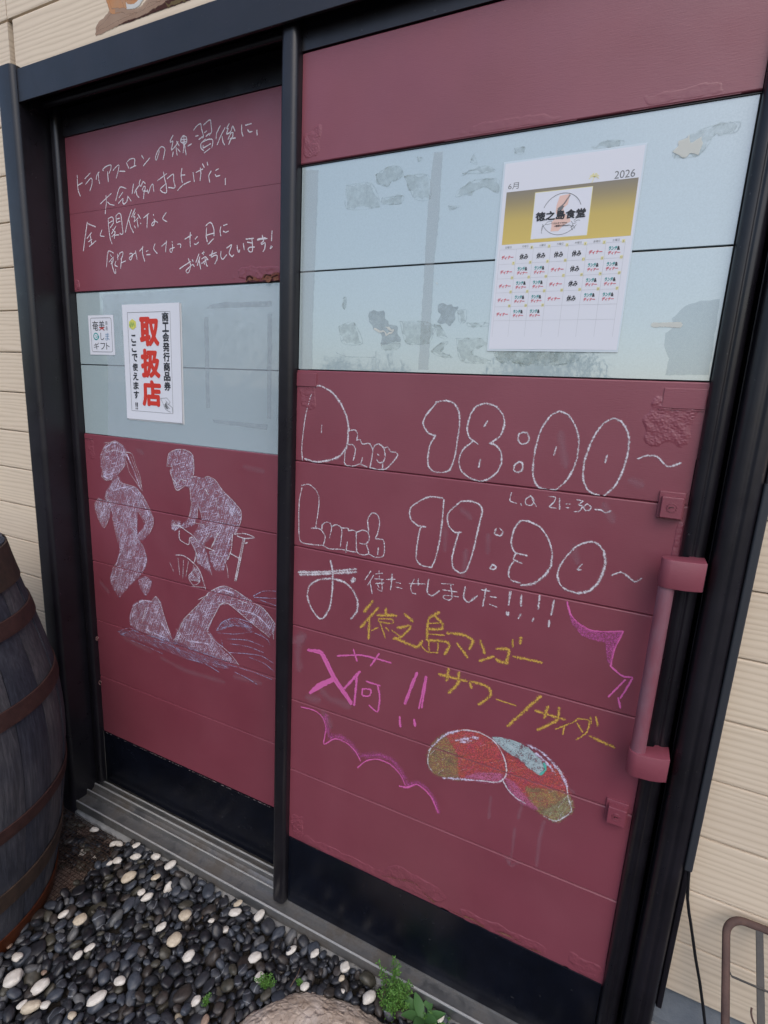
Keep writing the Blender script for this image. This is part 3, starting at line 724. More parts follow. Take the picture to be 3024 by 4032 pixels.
runner;L;w;2;-6147,12095 -5904,12066 -5777,11768 -5626,11472 -5555,11061
runner;L;w;2;-6141,11836 -6039,11532 -5762,11247 -5579,11058
runner;L;w;2;-6057,11983 -5883,11653 -5595,11196
runner;L;w;2;-5958,11992 -5742,11563 -5572,11164
runner;L;w;2;-7405,10613 -7618,10360 -7466,9928 -7241,9715 -6997,10072
runner;L;w;2;-6365,11177 -5868,11129 -5586,10952 -5316,10600 -5164,10303 -5200,10084 -5359,9843
runner;L;w;2;-5763,10467 -5537,10140
runner;L;w;2;-5845,9582 -5629,9434 -5501,9088 -5567,8816
runner;L;w;2;-6534,11301 -6368,11141
runner;L;w;2;-6910,12044 -6547,12112 -6299,12064
runner;L;w;2;-7074,10729 -7134,10647 -6879,10533
runner;L;w;2;-7046,12280 -6529,12340
runner;L;w;2;-6863,10091 -6683,9369
runner;L;w;2;-6757,8745 -6994,8468
runner;L;w;2;-7014,10810 -7080,10654 -6873,10608
runner;L;ws;7;-7006,12142 -6580,12335 -6286,12239
runner;L;ws;7;-7005,11536 -7130,11307 -6924,11257
runner;L;ws;7;-6744,10916 -6169,11093 -5736,10898
runner;L;ws;7;-5597,10774 -5328,10385
runner;L;ws;7;-6632,8998 -6821,8618
runner;L;ws;7;-5586,9331 -5533,8971 -5784,8548
runner;L;ws;7;-6104,12013 -5840,11553 -5624,11123
runner;L;ws;7;-7197,10528 -7179,10120
cyclist;F;f;1;-4570,11922 -4490,12195 -4216,12334 -3866,12349 -3633,12241 -3600,11922 -3628,11724 -3897,11463 -4171,11247 -4280,11318 -4383,11541 -4465,11733 -4370,11859
cyclist;F;f;1;-3943,11391 -3716,11648 -3501,11672 -3288,11663 -3119,11731 -2872,11646 -2630,11418 -2270,11176 -2033,10953 -2074,10658 -2197,10347 -2318,10295 -2446,9876 -2532,9558 -2662,9261 -2917,9212 -3084,9457 -3122,9690 -2992,9747 -2942,10127 -3070,10107 -3334,9859 -3679,10042 -3358,10600 -3479,10918 -3532,10575 -3670,10351 -4077,10186 -4118,10283 -3842,10496 -3741,10882 -3770,11346
cyclist;F;f;1;-3679,10042 -3376,9920 -3168,9545 -3049,9083 -3307,9207 -3568,9333 -3647,9668 -3818,9881
cyclist;F;fd;1;-4480,10368 -4137,10384 -4121,10214 -4400,10066 -4490,10122
cyclist;F;fd;1;-3706,9167 -3486,9103 -3451,8757 -3900,8773
cyclist;F;fd;1;-2552,11171 -2073,10947 -2155,10581 -2434,10929
cyclist;L;w;2.6;-4573,11855 -4490,12195 -4216,12334 -3866,12349 -3633,12241 -3600,11922 -3628,11724
cyclist;L;w;2.6;-4573,11855 -4370,11859 -4465,11733 -4383,11541 -4282,11267 -4171,11247 -3943,11391
cyclist;L;w;2.6;-3267,11666 -3119,11731 -2872,11662 -2630,11418 -2270,11176 -2033,10953 -2055,10661 -2237,10340
cyclist;L;w;2.6;-3770,11346 -3719,10885 -3842,10496
cyclist;L;w;2.6;-3716,11648 -3500,11689 -3460,11612
cyclist;L;w;2.6;-3479,10918 -3532,10575
cyclist;L;w;2.6;-3438,10857 -3358,10600
cyclist;L;w;2.6;-2840,11134 -2765,10687
cyclist;L;w;2.6;-4383,11541 -4210,11393 -4115,11538 -3895,11530
cyclist;L;w;2.6;-3123,9656 -2656,9637
cyclist;L;w;5;-4165,10242 -3723,10069
cyclist;L;w;5;-4193,10099 -4180,9856 -3866,9769 -3816,9951 -3725,10000
cyclist;L;w;5;-3292,9815 -2950,9754
cyclist;L;w;5;-2814,10249 -3033,9842
cyclist;L;w;5;-2237,10324 -1917,10391 -1603,10339 -1917,10261 -2157,10288
cyclist;L;w;5;-1917,10261 -2206,9061
cyclist;L;w;5;-1977,10219 -2247,9069
cyclist;L;w;5;-1898,10134 -1838,10161
cyclist;L;w;5;-2405,9782 -2120,9700
cyclist;L;w;5;-2318,10295 -2363,9890 -2490,9599
cyclist;L;w;5;-4336,9388 -4059,9420 -3747,9300 -3486,9103 -3277,8615
cyclist;L;w;5;-3583,9575 -3657,9317
cyclist;L;w;5;-3679,10042 -3508,9898
cyclist;L;w;5;-4393,10242 -4119,10249
cyclist;L;w;5;-3211,11380 -3130,11260
cyclist;L;w;2.6;-2615,9576 -2513,9392 -2475,9092
cyclist;L;w;2.6;-3255,9529 -3049,9065
cyclist;L;w;2.6;-4270,9311 -4219,8836
cyclist;L;w;2.6;-4065,9277 -4107,8750
cyclist;L;w;2.6;-3883,9275 -3989,8827
cyclist;L;w;2.6;-3619,9113 -3897,8845 -3723,8630 -3494,8783 -3705,9202
cyclist;L;w;2.6;-3810,8756 -3494,8783
cyclist;L;w;2.6;-3714,8917 -3583,8801
cyclist;L;w;2.6;-4582,9110 -4450,8881
cyclist;L;w;2.6;-3815,8575 -3276,8651
cyclist;L;w;2.6;-3816,9951 -3562,9543 -3525,9271
cyclist;L;w;2.6;-3111,10201 -3333,9893
cyclist;L;w;2.6;-3668,10420 -3277,10411
swimmer;F;f;1;-6346,7108 -6161,7506 -5784,7726 -5376,7796 -5217,7964 -5027,7835 -4899,7446 -4634,6820 -4738,6677 -5744,6696 -6212,6740 -6363,6864
swimmer;F;f;1;-4381,7114 -4178,7465 -3700,7910 -3147,8536 -2668,8829 -2209,8770 -1640,8585 -1283,8462 -949,8134 -965,7892 -1120,7750 -1842,8057 -2421,8342 -2762,8266 -2985,7894 -3217,7402 -2696,6949 -2139,6662 -3144,6643 -4540,6767
swimmer;L;w;3;-5376,7796 -5192,7970 -5029,7797 -4811,7238 -4612,6787
swimmer;L;w;3;-4129,7514 -3558,8088 -3147,8536 -2647,8823 -2209,8770 -1680,8576 -1322,8487 -930,8139
swimmer;L;w;3;-2805,8256 -2590,8357 -2379,8317 -1842,8057 -1120,7733
swimmer;L;w;3;-2762,8266 -2985,7894 -3241,7323 -2479,6934 -2139,6662
swimmer;L;w;3;-4129,7514 -4309,7132 -4291,6984 -4540,6767
swimmer;L;w;3;-3554,8234 -3193,8455
swimmer;L;w;3;-2502,8569 -1841,8506
swimmer;L;w;3;-5617,7550 -5830,6992
swimmer;L;w;3;-1005,7985 -983,7717
swimmer;L;w;3;-4428,7140 -4288,7061
swimmer;L;ws;8;-6164,7466 -5786,7706 -5377,7777
swimmer;L;ws;8;-6319,7114 -6312,6836
swimmer;L;ws;8;-4634,6820 -5010,7190
swimmer;L;ws;8;-4057,6891 -3226,6994
swimmer;L;ws;8;-3018,8457 -2670,8707 -2292,8683
swimmer;L;ws;8;-2129,8269 -1519,8237 -1122,7990
swimmer;L;ws;8;-5635,6803 -4882,6757
water;F;bf;1;-6880,6453 -6218,6658 -5747,6656 -4540,6767 -3597,6709 -2482,6640 -2484,6454 -2926,6366 -4077,6311 -5051,6360 -6078,6371 -6778,6356
water;F;bf;1;-2905,7516 -2683,7786 -2256,7959 -1680,7923 -1720,7738 -2258,7782 -2774,7512
water;L;b;2.6;-6908,6446 -6375,6700 -6062,6617
water;L;b;2.6;-6776,6376 -6164,6672 -5752,6575
water;L;b;2.6;-6067,6535 -5336,6680 -4742,6598
water;L;b;2.6;-5759,6453 -4940,6586 -4262,6493
water;L;b;2.6;-2906,7479 -2683,7786 -2256,7994 -1680,7992
water;L;b;2.6;-2906,7479 -2258,7782 -1680,7853
water;L;b;2.6;-1640,8755 -1325,8956 -921,9041
water;L;b;2.6;-1600,8729 -900,8848
water;L;b;2.6;-1442,8696 -897,8650
water;L;b;2.6;-2522,6922 -1844,7069 -1354,7131 -995,7037
water;L;b;2.6;-1761,6984 -1273,6941 -933,6791
water;L;b;2.6;-2483,6566 -1638,6587 -1029,6550
water;L;b;2.6;-2517,7324 -1843,7461 -1316,7422
water;L;b;2.6;-2433,7201 -1844,7283 -1315,7247
water;L;b;2.6;-1598,7734 -1198,7661 -1078,7502
water;L;b;2.6;-4077,6311 -3377,6352 -2839,6241
water;L;b;2.6;-2269,6405 -1846,6345 -1513,6261
water;L;b;2.6;-5325,6880 -4737,6716
water;L;b;2.6;-2863,7417 -2260,7533 -1639,7759
water;L;b;2.6;-2686,7606 -2173,7873 -1761,7868
water;L;b;2.6;-4543,6689 -3598,6671 -2700,6653
water;L;b;2.6;-4260,6532 -3465,6479 -2528,6479
water;L;b;2.6;-3000,7163 -2651,7034
water;L;b;2.6;-2735,7231 -2693,7096
water;L;b;2.6;-1397,7749 -1317,7700
water;L;b;2.6;-6349,6302 -5563,6264 -5008,6214
residue_right;F;r1;1;1045,17919 1581,17894 1768,17486 1063,17507
residue_right;F;r1;1;1669,18027 1906,18130 2144,18111 2232,17962 2106,17890 2001,17880 1926,17801 1732,17888
residue_right;F;r1;1;2260,17937 2720,17906 2799,17516 2494,17536
residue_right;F;r1;1;1829,17614 2255,17614 2211,17488 1835,17513
residue_right;F;r1;1;3379,17850 3765,17925 3954,17832 3753,17816
residue_right;F;r1;1;3504,18017 3540,18133 3625,17962
residue_right;F;r1;1;3601,17723 3830,17717 4037,17674 4035,17474 3796,17600 3571,17542 3292,17488 3307,17590
residue_right;F;r1;1;3158,17355 3377,17334 3188,17288
residue_right;F;r1;1;1060,15867 1126,15877 1114,15668 1061,15694
residue_right;F;r1;1;2495,18226 2598,18192 2539,18147
residue_right;F;r2;1;2804,18259 2975,18247 2989,17157 2960,16418 2989,14524 2775,14519 2772,15839 2759,17392
residue_right;F;r2;1;34,18309 401,18266 348,15404 359,14460 62,14453 48,16428
residue_right;F;r1;1;987,15334 1310,15406 1542,15002 1074,15000
residue_right;F;r1;1;2337,15408 2853,15402 3049,15288 3029,15149 2946,15008 2495,15006
residue_right;F;r1;1;3045,15344 3171,15315 3312,15093 3123,15148
residue_right;F;r1;1;3020,14867 3196,15009 3347,15037 3207,14868 3462,14759 3151,14783
residue_right;F;r1;1;3494,15093 4080,15093 4091,14985 3864,14930 3816,14820 4174,14715 4064,14659 3617,14706
residue_right;F;r1;1;3678,15365 4054,15360 4060,15307 3713,15305
residue_right;F;r1;1;1960,15004 2364,15005 2305,14889 2001,14886
residue_right;F;r1;1;3481,15584 3643,15594 3646,15392 3529,15380
residue_right;F;r1;1;4217,14865 5350,14877 5341,14735 4954,14676 4403,14692 4285,14744
residue_right;F;r3;1;1652,15592 1992,15620 2017,15470 2075,15354 2275,15352 2363,15020 1960,15004 1914,15209 1773,15269 1660,15446
residue_right;F;r3;1;3078,15715 3459,15665 3442,15340 3291,15341 3131,15426
residue_right;F;rw;1;1755,15284 1911,15253 2184,15208 2153,15174 1809,15239
residue_right;F;rw;1;2988,16071 3079,16086 3007,16024
residue_right;F;rw;1;2009,15325 2214,15266 2184,15208
residue_right;F;r1;1;6675,17681 6722,17856 6851,17964 7084,18034 7436,18042 7419,17914 7162,17920 7100,17805 6959,17666
residue_right;F;r1;1;5477,17981 5704,18039 5937,18007 5902,17935 5624,17939
residue_right;F;r1;1;4253,14855 5622,14871 5616,14713 5119,14650 4558,14694 4327,14690
residue_right;F;r1;1;4253,18121 4412,18124 4396,18031 4288,18045
residue_right;F;rw;1;6699,17732 6716,17899 6776,17912 6789,17963 6857,17859 6906,17873 6997,17944 7038,17813 6975,17696 6813,17675
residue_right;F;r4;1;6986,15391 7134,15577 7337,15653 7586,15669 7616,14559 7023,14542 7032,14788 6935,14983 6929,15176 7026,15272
residue_right;L;r3;1.2;1848,14855 1869,14480
residue_right;L;r3;1.2;934,14815 1195,14741 1837,14735
residue_right;L;rw;8;6740,15303 6909,15309 7111,15300
residue_left;F;r3;1;-3142,15854 -2993,15955 -2477,16004 -2089,15974 -1159,15988 -1158,15858 -2089,15863
residue_left;F;r3;1;-3205,15664 -3058,15661 -3047,13484 -3182,13477
residue_left;F;r3;1;-1276,15714 -1141,15723 -1150,13321 -1269,13344
residue_left;F;r3;1;-2993,13204 -1240,13194 -1267,13061 -2107,13090 -2934,13125
residue_left;F;r5;1;-6791,16308 -925,16351 -908,12476 -6896,12499 -6736,14387 -6847,15265
rust_left_top;F;ru;1;-1876,16436 -1819,16531 -1689,16539 -1615,16480 -1450,16473 -1324,16535 -1145,16554 -933,16551 -931,16403 -1323,16410
rust_left_top;L;rd;5;-1819,16447 -1810,16503 -1726,16520 -1652,16468
rust_left_top;L;rd;5;-1323,16481 -1270,16533 -1144,16514
rust_left_top;L;rd;5;-1108,16471 -967,16506
rust_right_bottom;L;ru;5;1703,2700 1860,2695
rust_right_bottom;L;ru;5;3278,2958 3579,2984 3796,2839 4053,2719
rust_right_bottom;L;ru;5;4774,2733 4984,2750 5198,2695
rust_right_bottom;L;ru;5;5481,2733 5798,2769 6037,2737
rust_right_bottom;L;ru;5;6198,2686 6423,2724
rust_right_bottom;L;ru;2.5;2713,2774 2999,2867 3327,2931
rust_right_bottom;L;ru;2.5;4386,2721 4776,2709
rust_right_bottom;L;ru;2.5;620,2676 898,2668
mural;F;m1;1;-5703,21793 -5672,21895 -5605,21953 -5436,22000 -5267,22082 -5164,22118 -4813,22053 -4662,21985 -4245,21951 -3978,22061 -3531,21960 -3803,21921 -4269,21866 -4709,21869 -5249,21819 -5454,21802
mural;F;m2;1;-5320,22409 -4834,22299 -4734,22070 -4813,22053 -5165,22106 -5235,22227
mural;F;m3;1;-4873,22296 -4734,22070 -4659,22036 -4469,22006 -4297,22030 -4159,22135 -4344,22177 -4460,22135 -4555,22143 -4667,22193 -4720,22262
mural;F;m2;1;-4701,22257 -4648,22188 -4555,22150 -4460,22141 -4362,22181
mural;F;m4;1;-5250,21805 -4906,21852 -4748,21877 -4270,21860 -3913,21923 -3478,21948 -3233,21925 -2824,21833 -2825,21796 -3628,21805 -4560,21791
mural;F;m5;1;-4748,21877 -4555,21870 -4476,21899 -4024,21903 -3786,21895 -3843,21863 -4270,21854 -4672,21855
mural;F;m5;1;-3553,21866 -3270,21879 -2926,21829 -2995,21817 -3449,21820
smears;L;sm;26;264,8278 155,7893 204,7509
smears;L;sm;26;70,8157 301,8358
smears;L;sm;26;879,7093 1113,6949 1560,6948
smears;L;sm;26;499,6792 733,6829
smears;L;sm;26;938,6491 1099,6287
smears;L;sm;14;4043,11095 4029,10609
smears;L;sm;14;3587,11442 3617,11077
smears;L;sm;14;4447,11468 4475,11171
smears;L;sm;14;3887,11904 4063,11792
smears;L;sm;9;5598,5389 5607,4941 5589,4565
smears;L;sm;9;6142,5810 6103,5355 6118,4736
smears;L;sm;9;5046,5907 5054,5415
smears;L;sm;9;5483,4652 5616,4486 5753,4646
smears;L;sm;9;6307,6813 6597,6683
smears;L;sm;9;5700,6182 5643,5676
smears;L;sm;16;5539,13490 5693,12973
smears;L;sm;16;6409,12327 6571,12107
smears;L;sm;16;6011,11517 6089,11273
smears;L;sm;16;6777,12803 6907,12771
smears_left;L;sm;18;-1912,12095 -1381,12059
smears_left;L;sm;18;-5701,12187 -5513,12135
smears_left;L;sm;18;-7592,7915 -7276,7700
smears_left;L;sm;18;-5066,6039 -4091,5919 -2710,5977
smears_left;L;sm;18;-2270,6257 -1431,6322
smears_left;L;sm;18;-6621,6273 -5570,6142
"""
WHITE = [(-0.522, -0.019, 0.014), (-0.438, -0.042, 0.016), (-0.378, -0.027, 0.017), (-0.489, -0.08, 0.016), (-0.525, -0.114, 0.015), (-0.535, -0.13, 0.01), (-0.451, -0.136, 0.021), (-0.384, -0.1, 0.014), (-0.381, -0.151, 0.011), (-0.355, -0.154, 0.016), (-0.127, -0.019, 0.013), (-0.117, -0.076, 0.018), (-0.054, -0.052, 0.016), (-0.227, -0.143, 0.019), (-0.257, -0.195, 0.015), (-0.202, -0.203, 0.019), (-0.455, -0.278, 0.017), (-0.369, -0.313, 0.014), (-0.377, -0.338, 0.012), (-0.5, -0.406, 0.015), (-0.141, -0.215, 0.016), (0.004, -0.142, 0.017), (-0.458, -0.44, 0.021), (-0.388, -0.421, 0.02), (-0.239, -0.33, 0.015), (-0.254, -0.379, 0.021), (-0.366, -0.456, 0.021), (-0.342, -0.439, 0.012), (-0.387, -0.462, 0.011), (0.043, -0.173, 0.013), (0.073, -0.087, 0.014), (-0.271, -0.425, 0.011), (-0.156, -0.122, 0.009), (-0.505, -0.288, 0.013), (0.129, -0.066, 0.013), (0.212, -0.059, 0.013), (0.217, -0.084, 0.008), (0.294, -0.09, 0.018), (0.149, -0.14, 0.012), (0.23, -0.111, 0.01), (0.409, -0.047, 0.01), (0.457, -0.044, 0.011)]

# ================================================================== SETTING
g = bmesh.new()
S_ = 400
vs = [g.verts.new(p) for p in ((-S_, -S_, -0.14), (S_, -S_, -0.14), (S_, S_, -0.14), (-S_, S_, -0.14))]; g.faces.new(vs)
struct(obj('ground', g, ASPH))
# soil under the pebbles with a pit below the wire mesh
g = BX(-1.7, -0.572, -0.9, -0.005, -0.135, -0.075); box(g, -0.571, 1.9, -1.5, -0.012, -0.135, -0.012)
struct(obj('soil_bed', g, SOIL))

# ---- siding of lapped boards, each board a part of the wall
def board(x0, x1, z0, z1, yb=0.03):
    pts = [(yb, z0), (yb, z1), (0.006, z1), (0.0012, z1 - 0.0012), (0.0006, z1 - 0.004), (0.0, z0 + 0.004), (0.0006, z0 + 0.001), (0.004, z0)]
    return extrude_x(pts, x0, x1)
wall = empty('siding_wall', 'beige wood-grain lap siding around the black door frame', 'wall', (0, 0.05, 0)); 
PITCH = 0.115; Z0 = 1.2405
def seam(n): return Z0 + n * PITCH
zs = [seam(n) for n in range(-8, 9)]
for a, b in zip(zs, zs[1:]):
    o = obj('plank', board(-2.6, -0.882, a + 0.0009, b - 0.0009) , SIDING, wall)
    o = obj('plank', board(0.851, 2.4, a + 0.0009, b - 0.0009), SIDING, wall)
for n in (7, 8, 9, 10, 11):
    z0 = 2.1385 if n == 7 else seam(n) + 0.0016
    z1 = seam(n + 1) - 0.0016 if n > 7 else seam(9) - 0.0016
    if n == 8: continue
    for x0, x1 in (((-0.876, 2.4),) if n == 7 else ((-0.8945, 2.4), (-2.6, -0.8975))):
        obj('plank', board(x0, x1, z0, z1), SIDING, wall)
obj('plank', board(-2.6, -0.8975, seam(8) + 0.0016, seam(9) - 0.0016), SIDING, wall)
obj('backing', BX(-2.6, -0.86, 0.022, 0.2, 0.3, 2.75), mat('backing_board', (0.12, 0.09, 0.07), 0.9), wall)
obj('backing', BX(0.84, 2.4, 0.022, 0.2, 0.3, 2.75), bpy.data.materials['backing_board'], wall)
obj('backing', BX(-0.88, 0.87, 0.022, 0.2, 2.142, 2.75), bpy.data.materials['backing_board'], wall)
obj('flashing', extrude_x([(0.03, 0.315), (0.012, 0.315), (0.009, 0.306), (-0.012, 0.262), (-0.014, 0.250), (-0.009, 0.250), (-0.005, 0.260), (0.03, 0.26)], 0.853, 2.4), FLASH, wall)
obj('flashing', extrude_x([(0.03, 0.315), (0.012, 0.315), (0.009, 0.306), (-0.012, 0.262), (-0.014, 0.250), (-0.009, 0.250), (-0.005, 0.260), (0.03, 0.26)], -2.6, -0.9), FLASH, wall)
for x0, x1 in ((0.853, 2.4), (-2.6, -0.9)):
    obj('foundation', BX(x0, x1, 0.0, 0.25, -0.14, 0.262), CONC, wall)
obj('foundation', BX(-0.9, 0.853, 0.11, 0.26, -0.14, 0.05), CONC, wall)

obj('light_stop', BX(-0.895, 0.86, 0.125, 0.15, 0.0, 2.142), GASKET, wall)  # added black backing, keeps sky light from leaking past the doors
# concrete lip in front of the threshold, rough broken edge
g = bmesh.new(); nx = 240
xs = [-0.83 + 1.75 * i / nx for i in range(nx + 1)]
top = []
for i, x in enumerate(xs):
    e = -0.040 - 0.007 * noise.noise(Vector((x * 9, 3, 0))) - 0.006 * abs(noise.noise(Vector((x * 40, 9, 0))))
    zz = 0.012 + 0.003 * noise.noise(Vector((x * 30, 1, 5)))
    top.append([g.verts.new((x, -0.010, zz + 0.004)), g.verts.new((x, -0.030, zz)), g.verts.new((x, e, zz - 0.004)), g.verts.new((x, e - 0.006, -0.05))])
for a, b in zip(top, top[1:]):
    for k in range(3): g.faces.new((a[k], a[k + 1], b[k + 1], b[k]))
o = obj('concrete_edge', g, CONC); struct(o)

# ================================================================== DOOR FRAME
frame = empty('door_frame', 'black aluminium door frame with a deep head board and dusty metal threshold', 'door frame', (0, 0, 0.0))
def member(name, prof, z0, z1, m=BLACK, parent=frame, label=None):
    return auto_smooth(obj(name, extrude_z(prof, z0, z1), m, parent, label=label))
# left jamb: rounded outer post, deep reveal going back to the inner door
lj = rounded_profile(-0.893, -0.8225, -0.045, 0.0, 0.015)
member('jamb', [(-0.8225, 0.12), (-0.889, 0.12), (-0.889, 0.0)] + lj[1:], 0.0, 2.147, label='left jamb')
obj('jamb_strip', BX(-0.900, -0.8935, -0.012, 0.0, 0.05, 2.14), mat('olive_edge', (0.11, 0.105, 0.06), 0.5), frame)
# right jamb
member('jamb', rounded_profile(0.8085, 0.8545, -0.040, 0.0, 0.017, 1, 0.0022), 0.0, 2.147, label='right jamb with a rounded front')
obj('reveal', BX(0.8075, 0.853, 0.001, 0.12, 0.0, 2.13), BLACK, frame)
member('jamb_strip', rounded_profile(0.8555, 0.8655, -0.026, -0.001, 0.003), 0.30, 2.147)
# head
obj('head_board', BX(-0.8215, 0.8075, -0.034, -0.028, 2.066, 2.138, 0.001), BLACK, frame)
obj('head_board', BX(-0.8215, 0.8075, -0.0275, 0.0, 2.128, 2.1365), BLACK, frame)
obj('soffit', BX(-0.8215, 0.8075, -0.0275, 0.12, 2.094, 2.1275), BLACK, frame)
auto_smooth(obj('track', extrude_x([(0.018 + 0.008 * math.cos(t), 2.083 + 0.010 * math.sin(t)) for t in [math.pi * 2 * i / 14 for i in range(14)]], -0.806, 0.8075), BLACK, frame))
obj('track', BX(-0.8215, -0.8065, -0.010, 0.035, 2.06, 2.093), BLACK, frame)
# threshold with two rails
prof = [(-0.034, 0.018), (-0.0345, 0.0445), (-0.033, 0.0465), (-0.029, 0.0465), (-0.0275, 0.0445), (-0.006, 0.0435), (0.004, 0.0440), (0.0055, 0.0590), (0.0060, 0.0600), (0.0085, 0.0600), (0.0090, 0.0590),
        (0.0105, 0.0465), (0.020, 0.0450), (0.030, 0.0520), (0.0335, 0.0640), (0.0365, 0.0640), (0.0375, 0.0500), (0.052, 0.0500), (0.0535, 0.066), (0.0555, 0.066), (0.057, 0.052), (0.11, 0.055), (0.11, 0.018)]
obj('threshold', extrude_x(prof, -0.822, 0.8075), ALU, frame)
for i, (ya, yb2, zt) in enumerate(((-0.0340, -0.0305, 0.0484), (0.0055, 0.0090, 0.0614), (0.0330, 0.0368, 0.0655), (0.0530, 0.0560, 0.0672))):
    obj('rail', BX(-0.8215, 0.807, ya, yb2, zt - 0.004, zt, 0.0004), RAIL, frame)
# ================================================================== DOORS
def slat(x0, x1, z0, z1, y=0.0, t=0.008, ch=0.0022, gap=0.0005):
    z0 += gap; z1 -= gap
    return extrude_x([(y + t, z0), (y + t, z1), (y + ch, z1), (y + 0.0006, z1 - ch * 0.45), (y, z1 - ch), (y, z0 + ch), (y + 0.0006, z0 + ch * 0.45), (y + ch, z0)], x0, x1)
ZS = [2.031, 1.837, 1.641, 1.445, 1.249, 1.053, 0.857, 0.661, 0.465, 0.262]
def door(name, label, x0, x1, y, zb, glass, top_slats, loc):
    d = empty(name, label, 'sliding door', loc)
    for a, b in zip(ZS, ZS[1:]):
        if abs(b - 1.445) < .01 or abs(b - 1.249) < .01 or (glass == 'tall' and abs(b - 1.641) < .01):
            continue
        obj('board', slat(x0, x1, b, a - 0.0002, y), RED, d)
    obj('backing', BX(x0 - 0.01, x1 + 0.01, y + 0.009, y + 0.024, 0.20, 2.04), RED, d)
    return d
# ---- right door, in front
dr = empty('sliding_door', 'front right sliding door in maroon boards with opening hours and mango drawing in chalk', 'sliding door', (0.38, 0.01, 0.05))
# ---- left door, behind
dl = empty('sliding_door', 'rear left sliding door in maroon boards with chalk runner, cyclist and swimmer', 'sliding door', (-0.40, 0.07, 0.06))
def fill_door(d, x0, x1, y, top, gz, low, zb):
    if d is dl:
        top = [(2.021, 1.640)]; obj('board', slat(x0, x1, 1.6402, 1.83695, y, ch=0.0006, gap=0.0), RED, d); obj('board', slat(x0, x1, 1.837, 2.021, y, ch=0.0006, gap=0.0), RED, d); top_ = []
    else: top_ = top
    for a, b in top_: obj('board', slat(x0, x1, b, a, y), RED, d)
    for a, b in low: obj('board', slat(x0, x1, b, a, y), RED, d)
    for a, b in gz:
        obj('glass_pane', BX(x0 + 0.0008, x1 - 0.0008, y + 0.0028, y + 0.0085, b + 0.0014, a - 0.0014, 0.0005), GLASS, d)
    obj('gasket', BX(x0 - 0.002, x1 + 0.002, y + 0.009, y + 0.013, gz[-1][1] - 0.004, gz[0][0] + 0.004), GASKET, d)
    obj('gasket', BX(x0, x1, y + 0.001, y + 0.0088, gz[0][0] - 0.0010, gz[0][0] + 0.0002), GASKET, d)
    obj('backing', BX(x0 - 0.012, x1 + 0.012, y + 0.0135, y + 0.024, zb + 0.02, top[0][0] + 0.03), RED, d)
LOW = list(zip(ZS[4:], ZS[5:]))
fill_door(dr, 0.0, 0.7645, 0.0, [(2.031, 1.839)], [(1.8370, 1.641), (1.641, 1.4455)], list(zip(ZS[3:], ZS[4:])), 0.07)
fill_door(dl, -0.7895, -0.025, 0.058, [(2.021, 1.640)], [(1.6385, 1.445), (1.445, 1.249)], LOW, 0.08)
obj('top_rail', BX(0.0, 0.7645, -0.003, 0.0085, 2.0318, 2.093), BLACK, dr)
obj('kick_plate', BX(0.0, 0.7645, -0.0015, 0.0085, 0.058, 0.2612, 0.0006), KICK, dr)
obj('top_rail', BX(-0.7895, -0.025, 0.055, 0.0665, 2.0218, 2.085), BLACK, dl)
obj('kick_plate', BX(-0.7895, -0.025, 0.0565, 0.0665, 0.0745, 0.2612, 0.0006), KICK, dl)
def stile(d, x0, x1, yf, yb, r, zb, zt, waves=0, amp=0.0, label=None):
    bm = extrude_z(rounded_profile(x0, x1, yf, yb, r, waves, amp), zb, zt)
    es = [e for e in bm.edges if abs(e.verts[0].co.z - zb) < 1e-6 and abs(e.verts[1].co.z - zb) < 1e-6]
    bmesh.ops.bevel(bm, geom=es, offset=0.006, segments=3, profile=0.5, affect='EDGES')
    return auto_smooth(obj('stile', bm, BLACK, d, label=label))
stile(dr, -0.0395, -0.0006, -0.0215, 0.034, 0.0125, 0.056, 2.0925, label='rounded middle stile')
stile(dr, 0.7655, 0.8005, -0.0175, 0.034, 0.0135, 0.058, 2.0925, 1, 0.0016, 'rounded right stile')
stile(dl, -0.8185, -0.7902, 0.035, 0.085, 0.010, 0.073, 2.0925, label='narrow left stile')
obj('hinge_plate', BX(-0.79, -0.7885, 0.056, 0.0575, 0.0746, 0.262), ALU, dl)
# small screw and rust details on the kick plate edge
tb = bmesh.new(); rnd = random.Random(3)
for i in range(90):
    x = -0.785 + 0.75 * rnd.random(); s = 0.0003 + 0.0006 * rnd.random()
    box(tb, x - s * 2, x + s * 2, 0.0555, 0.0565, 0.2612 - s, 0.2612 + s)
stuff(obj('chipped_paint', tb, mat('chips', (0.20, 0.16, 0.16), 0.8), dl))

# ---- blistered paint: displaced skins lying on the boards
def lump(d, x0, x1, z0, z1, y, amp, seed, m=RED, fr=70, n=60, name='blistered_paint', bot=None):
    bm = bmesh.new(); nz_ = max(8, int(n * (z1 - z0) / max(x1 - x0, 1e-6))); nz_ = min(nz_, 160)
    grid = []
    for i in range(n + 1):
        col = []
        for k in range(nz_ + 1):
            u, v = i / n, k / nz_
            x, z = x0 + (x1 - x0) * u, z0 + (z1 - z0) * v
            ed = min(u, 1 - u) * 2.2, min(v, 1 - v) * 2.2
            w = max(0, min(1, ed[0] * 1.6)) * max(0, min(1, ed[1] * 1.6))
            q = Vector((x * fr + seed, z * fr, seed * 3.1))
            h = 0.5 * noise.noise(q) + 0.35 * abs(noise.noise(q * 2.3)) + 0.3 * noise.noise(q * 4.7)
            w2 = max(0, min(1, (w - 0.28 + 0.6 * noise.noise(q * 0.45)) * 3))
            col.append(bm.verts.new((x, y + 0.0009 - w2 * (0.0009 + 0.15 * amp + amp * max(-0.1, h + 0.25)), z)))
        grid.append(col)
    for i in range(n):
        for k in range(nz_): bm.faces.new((grid[i][k], grid[i + 1][k], grid[i + 1][k + 1], grid[i][k + 1]))
    return obj(name, bm, m, d, smooth=True)
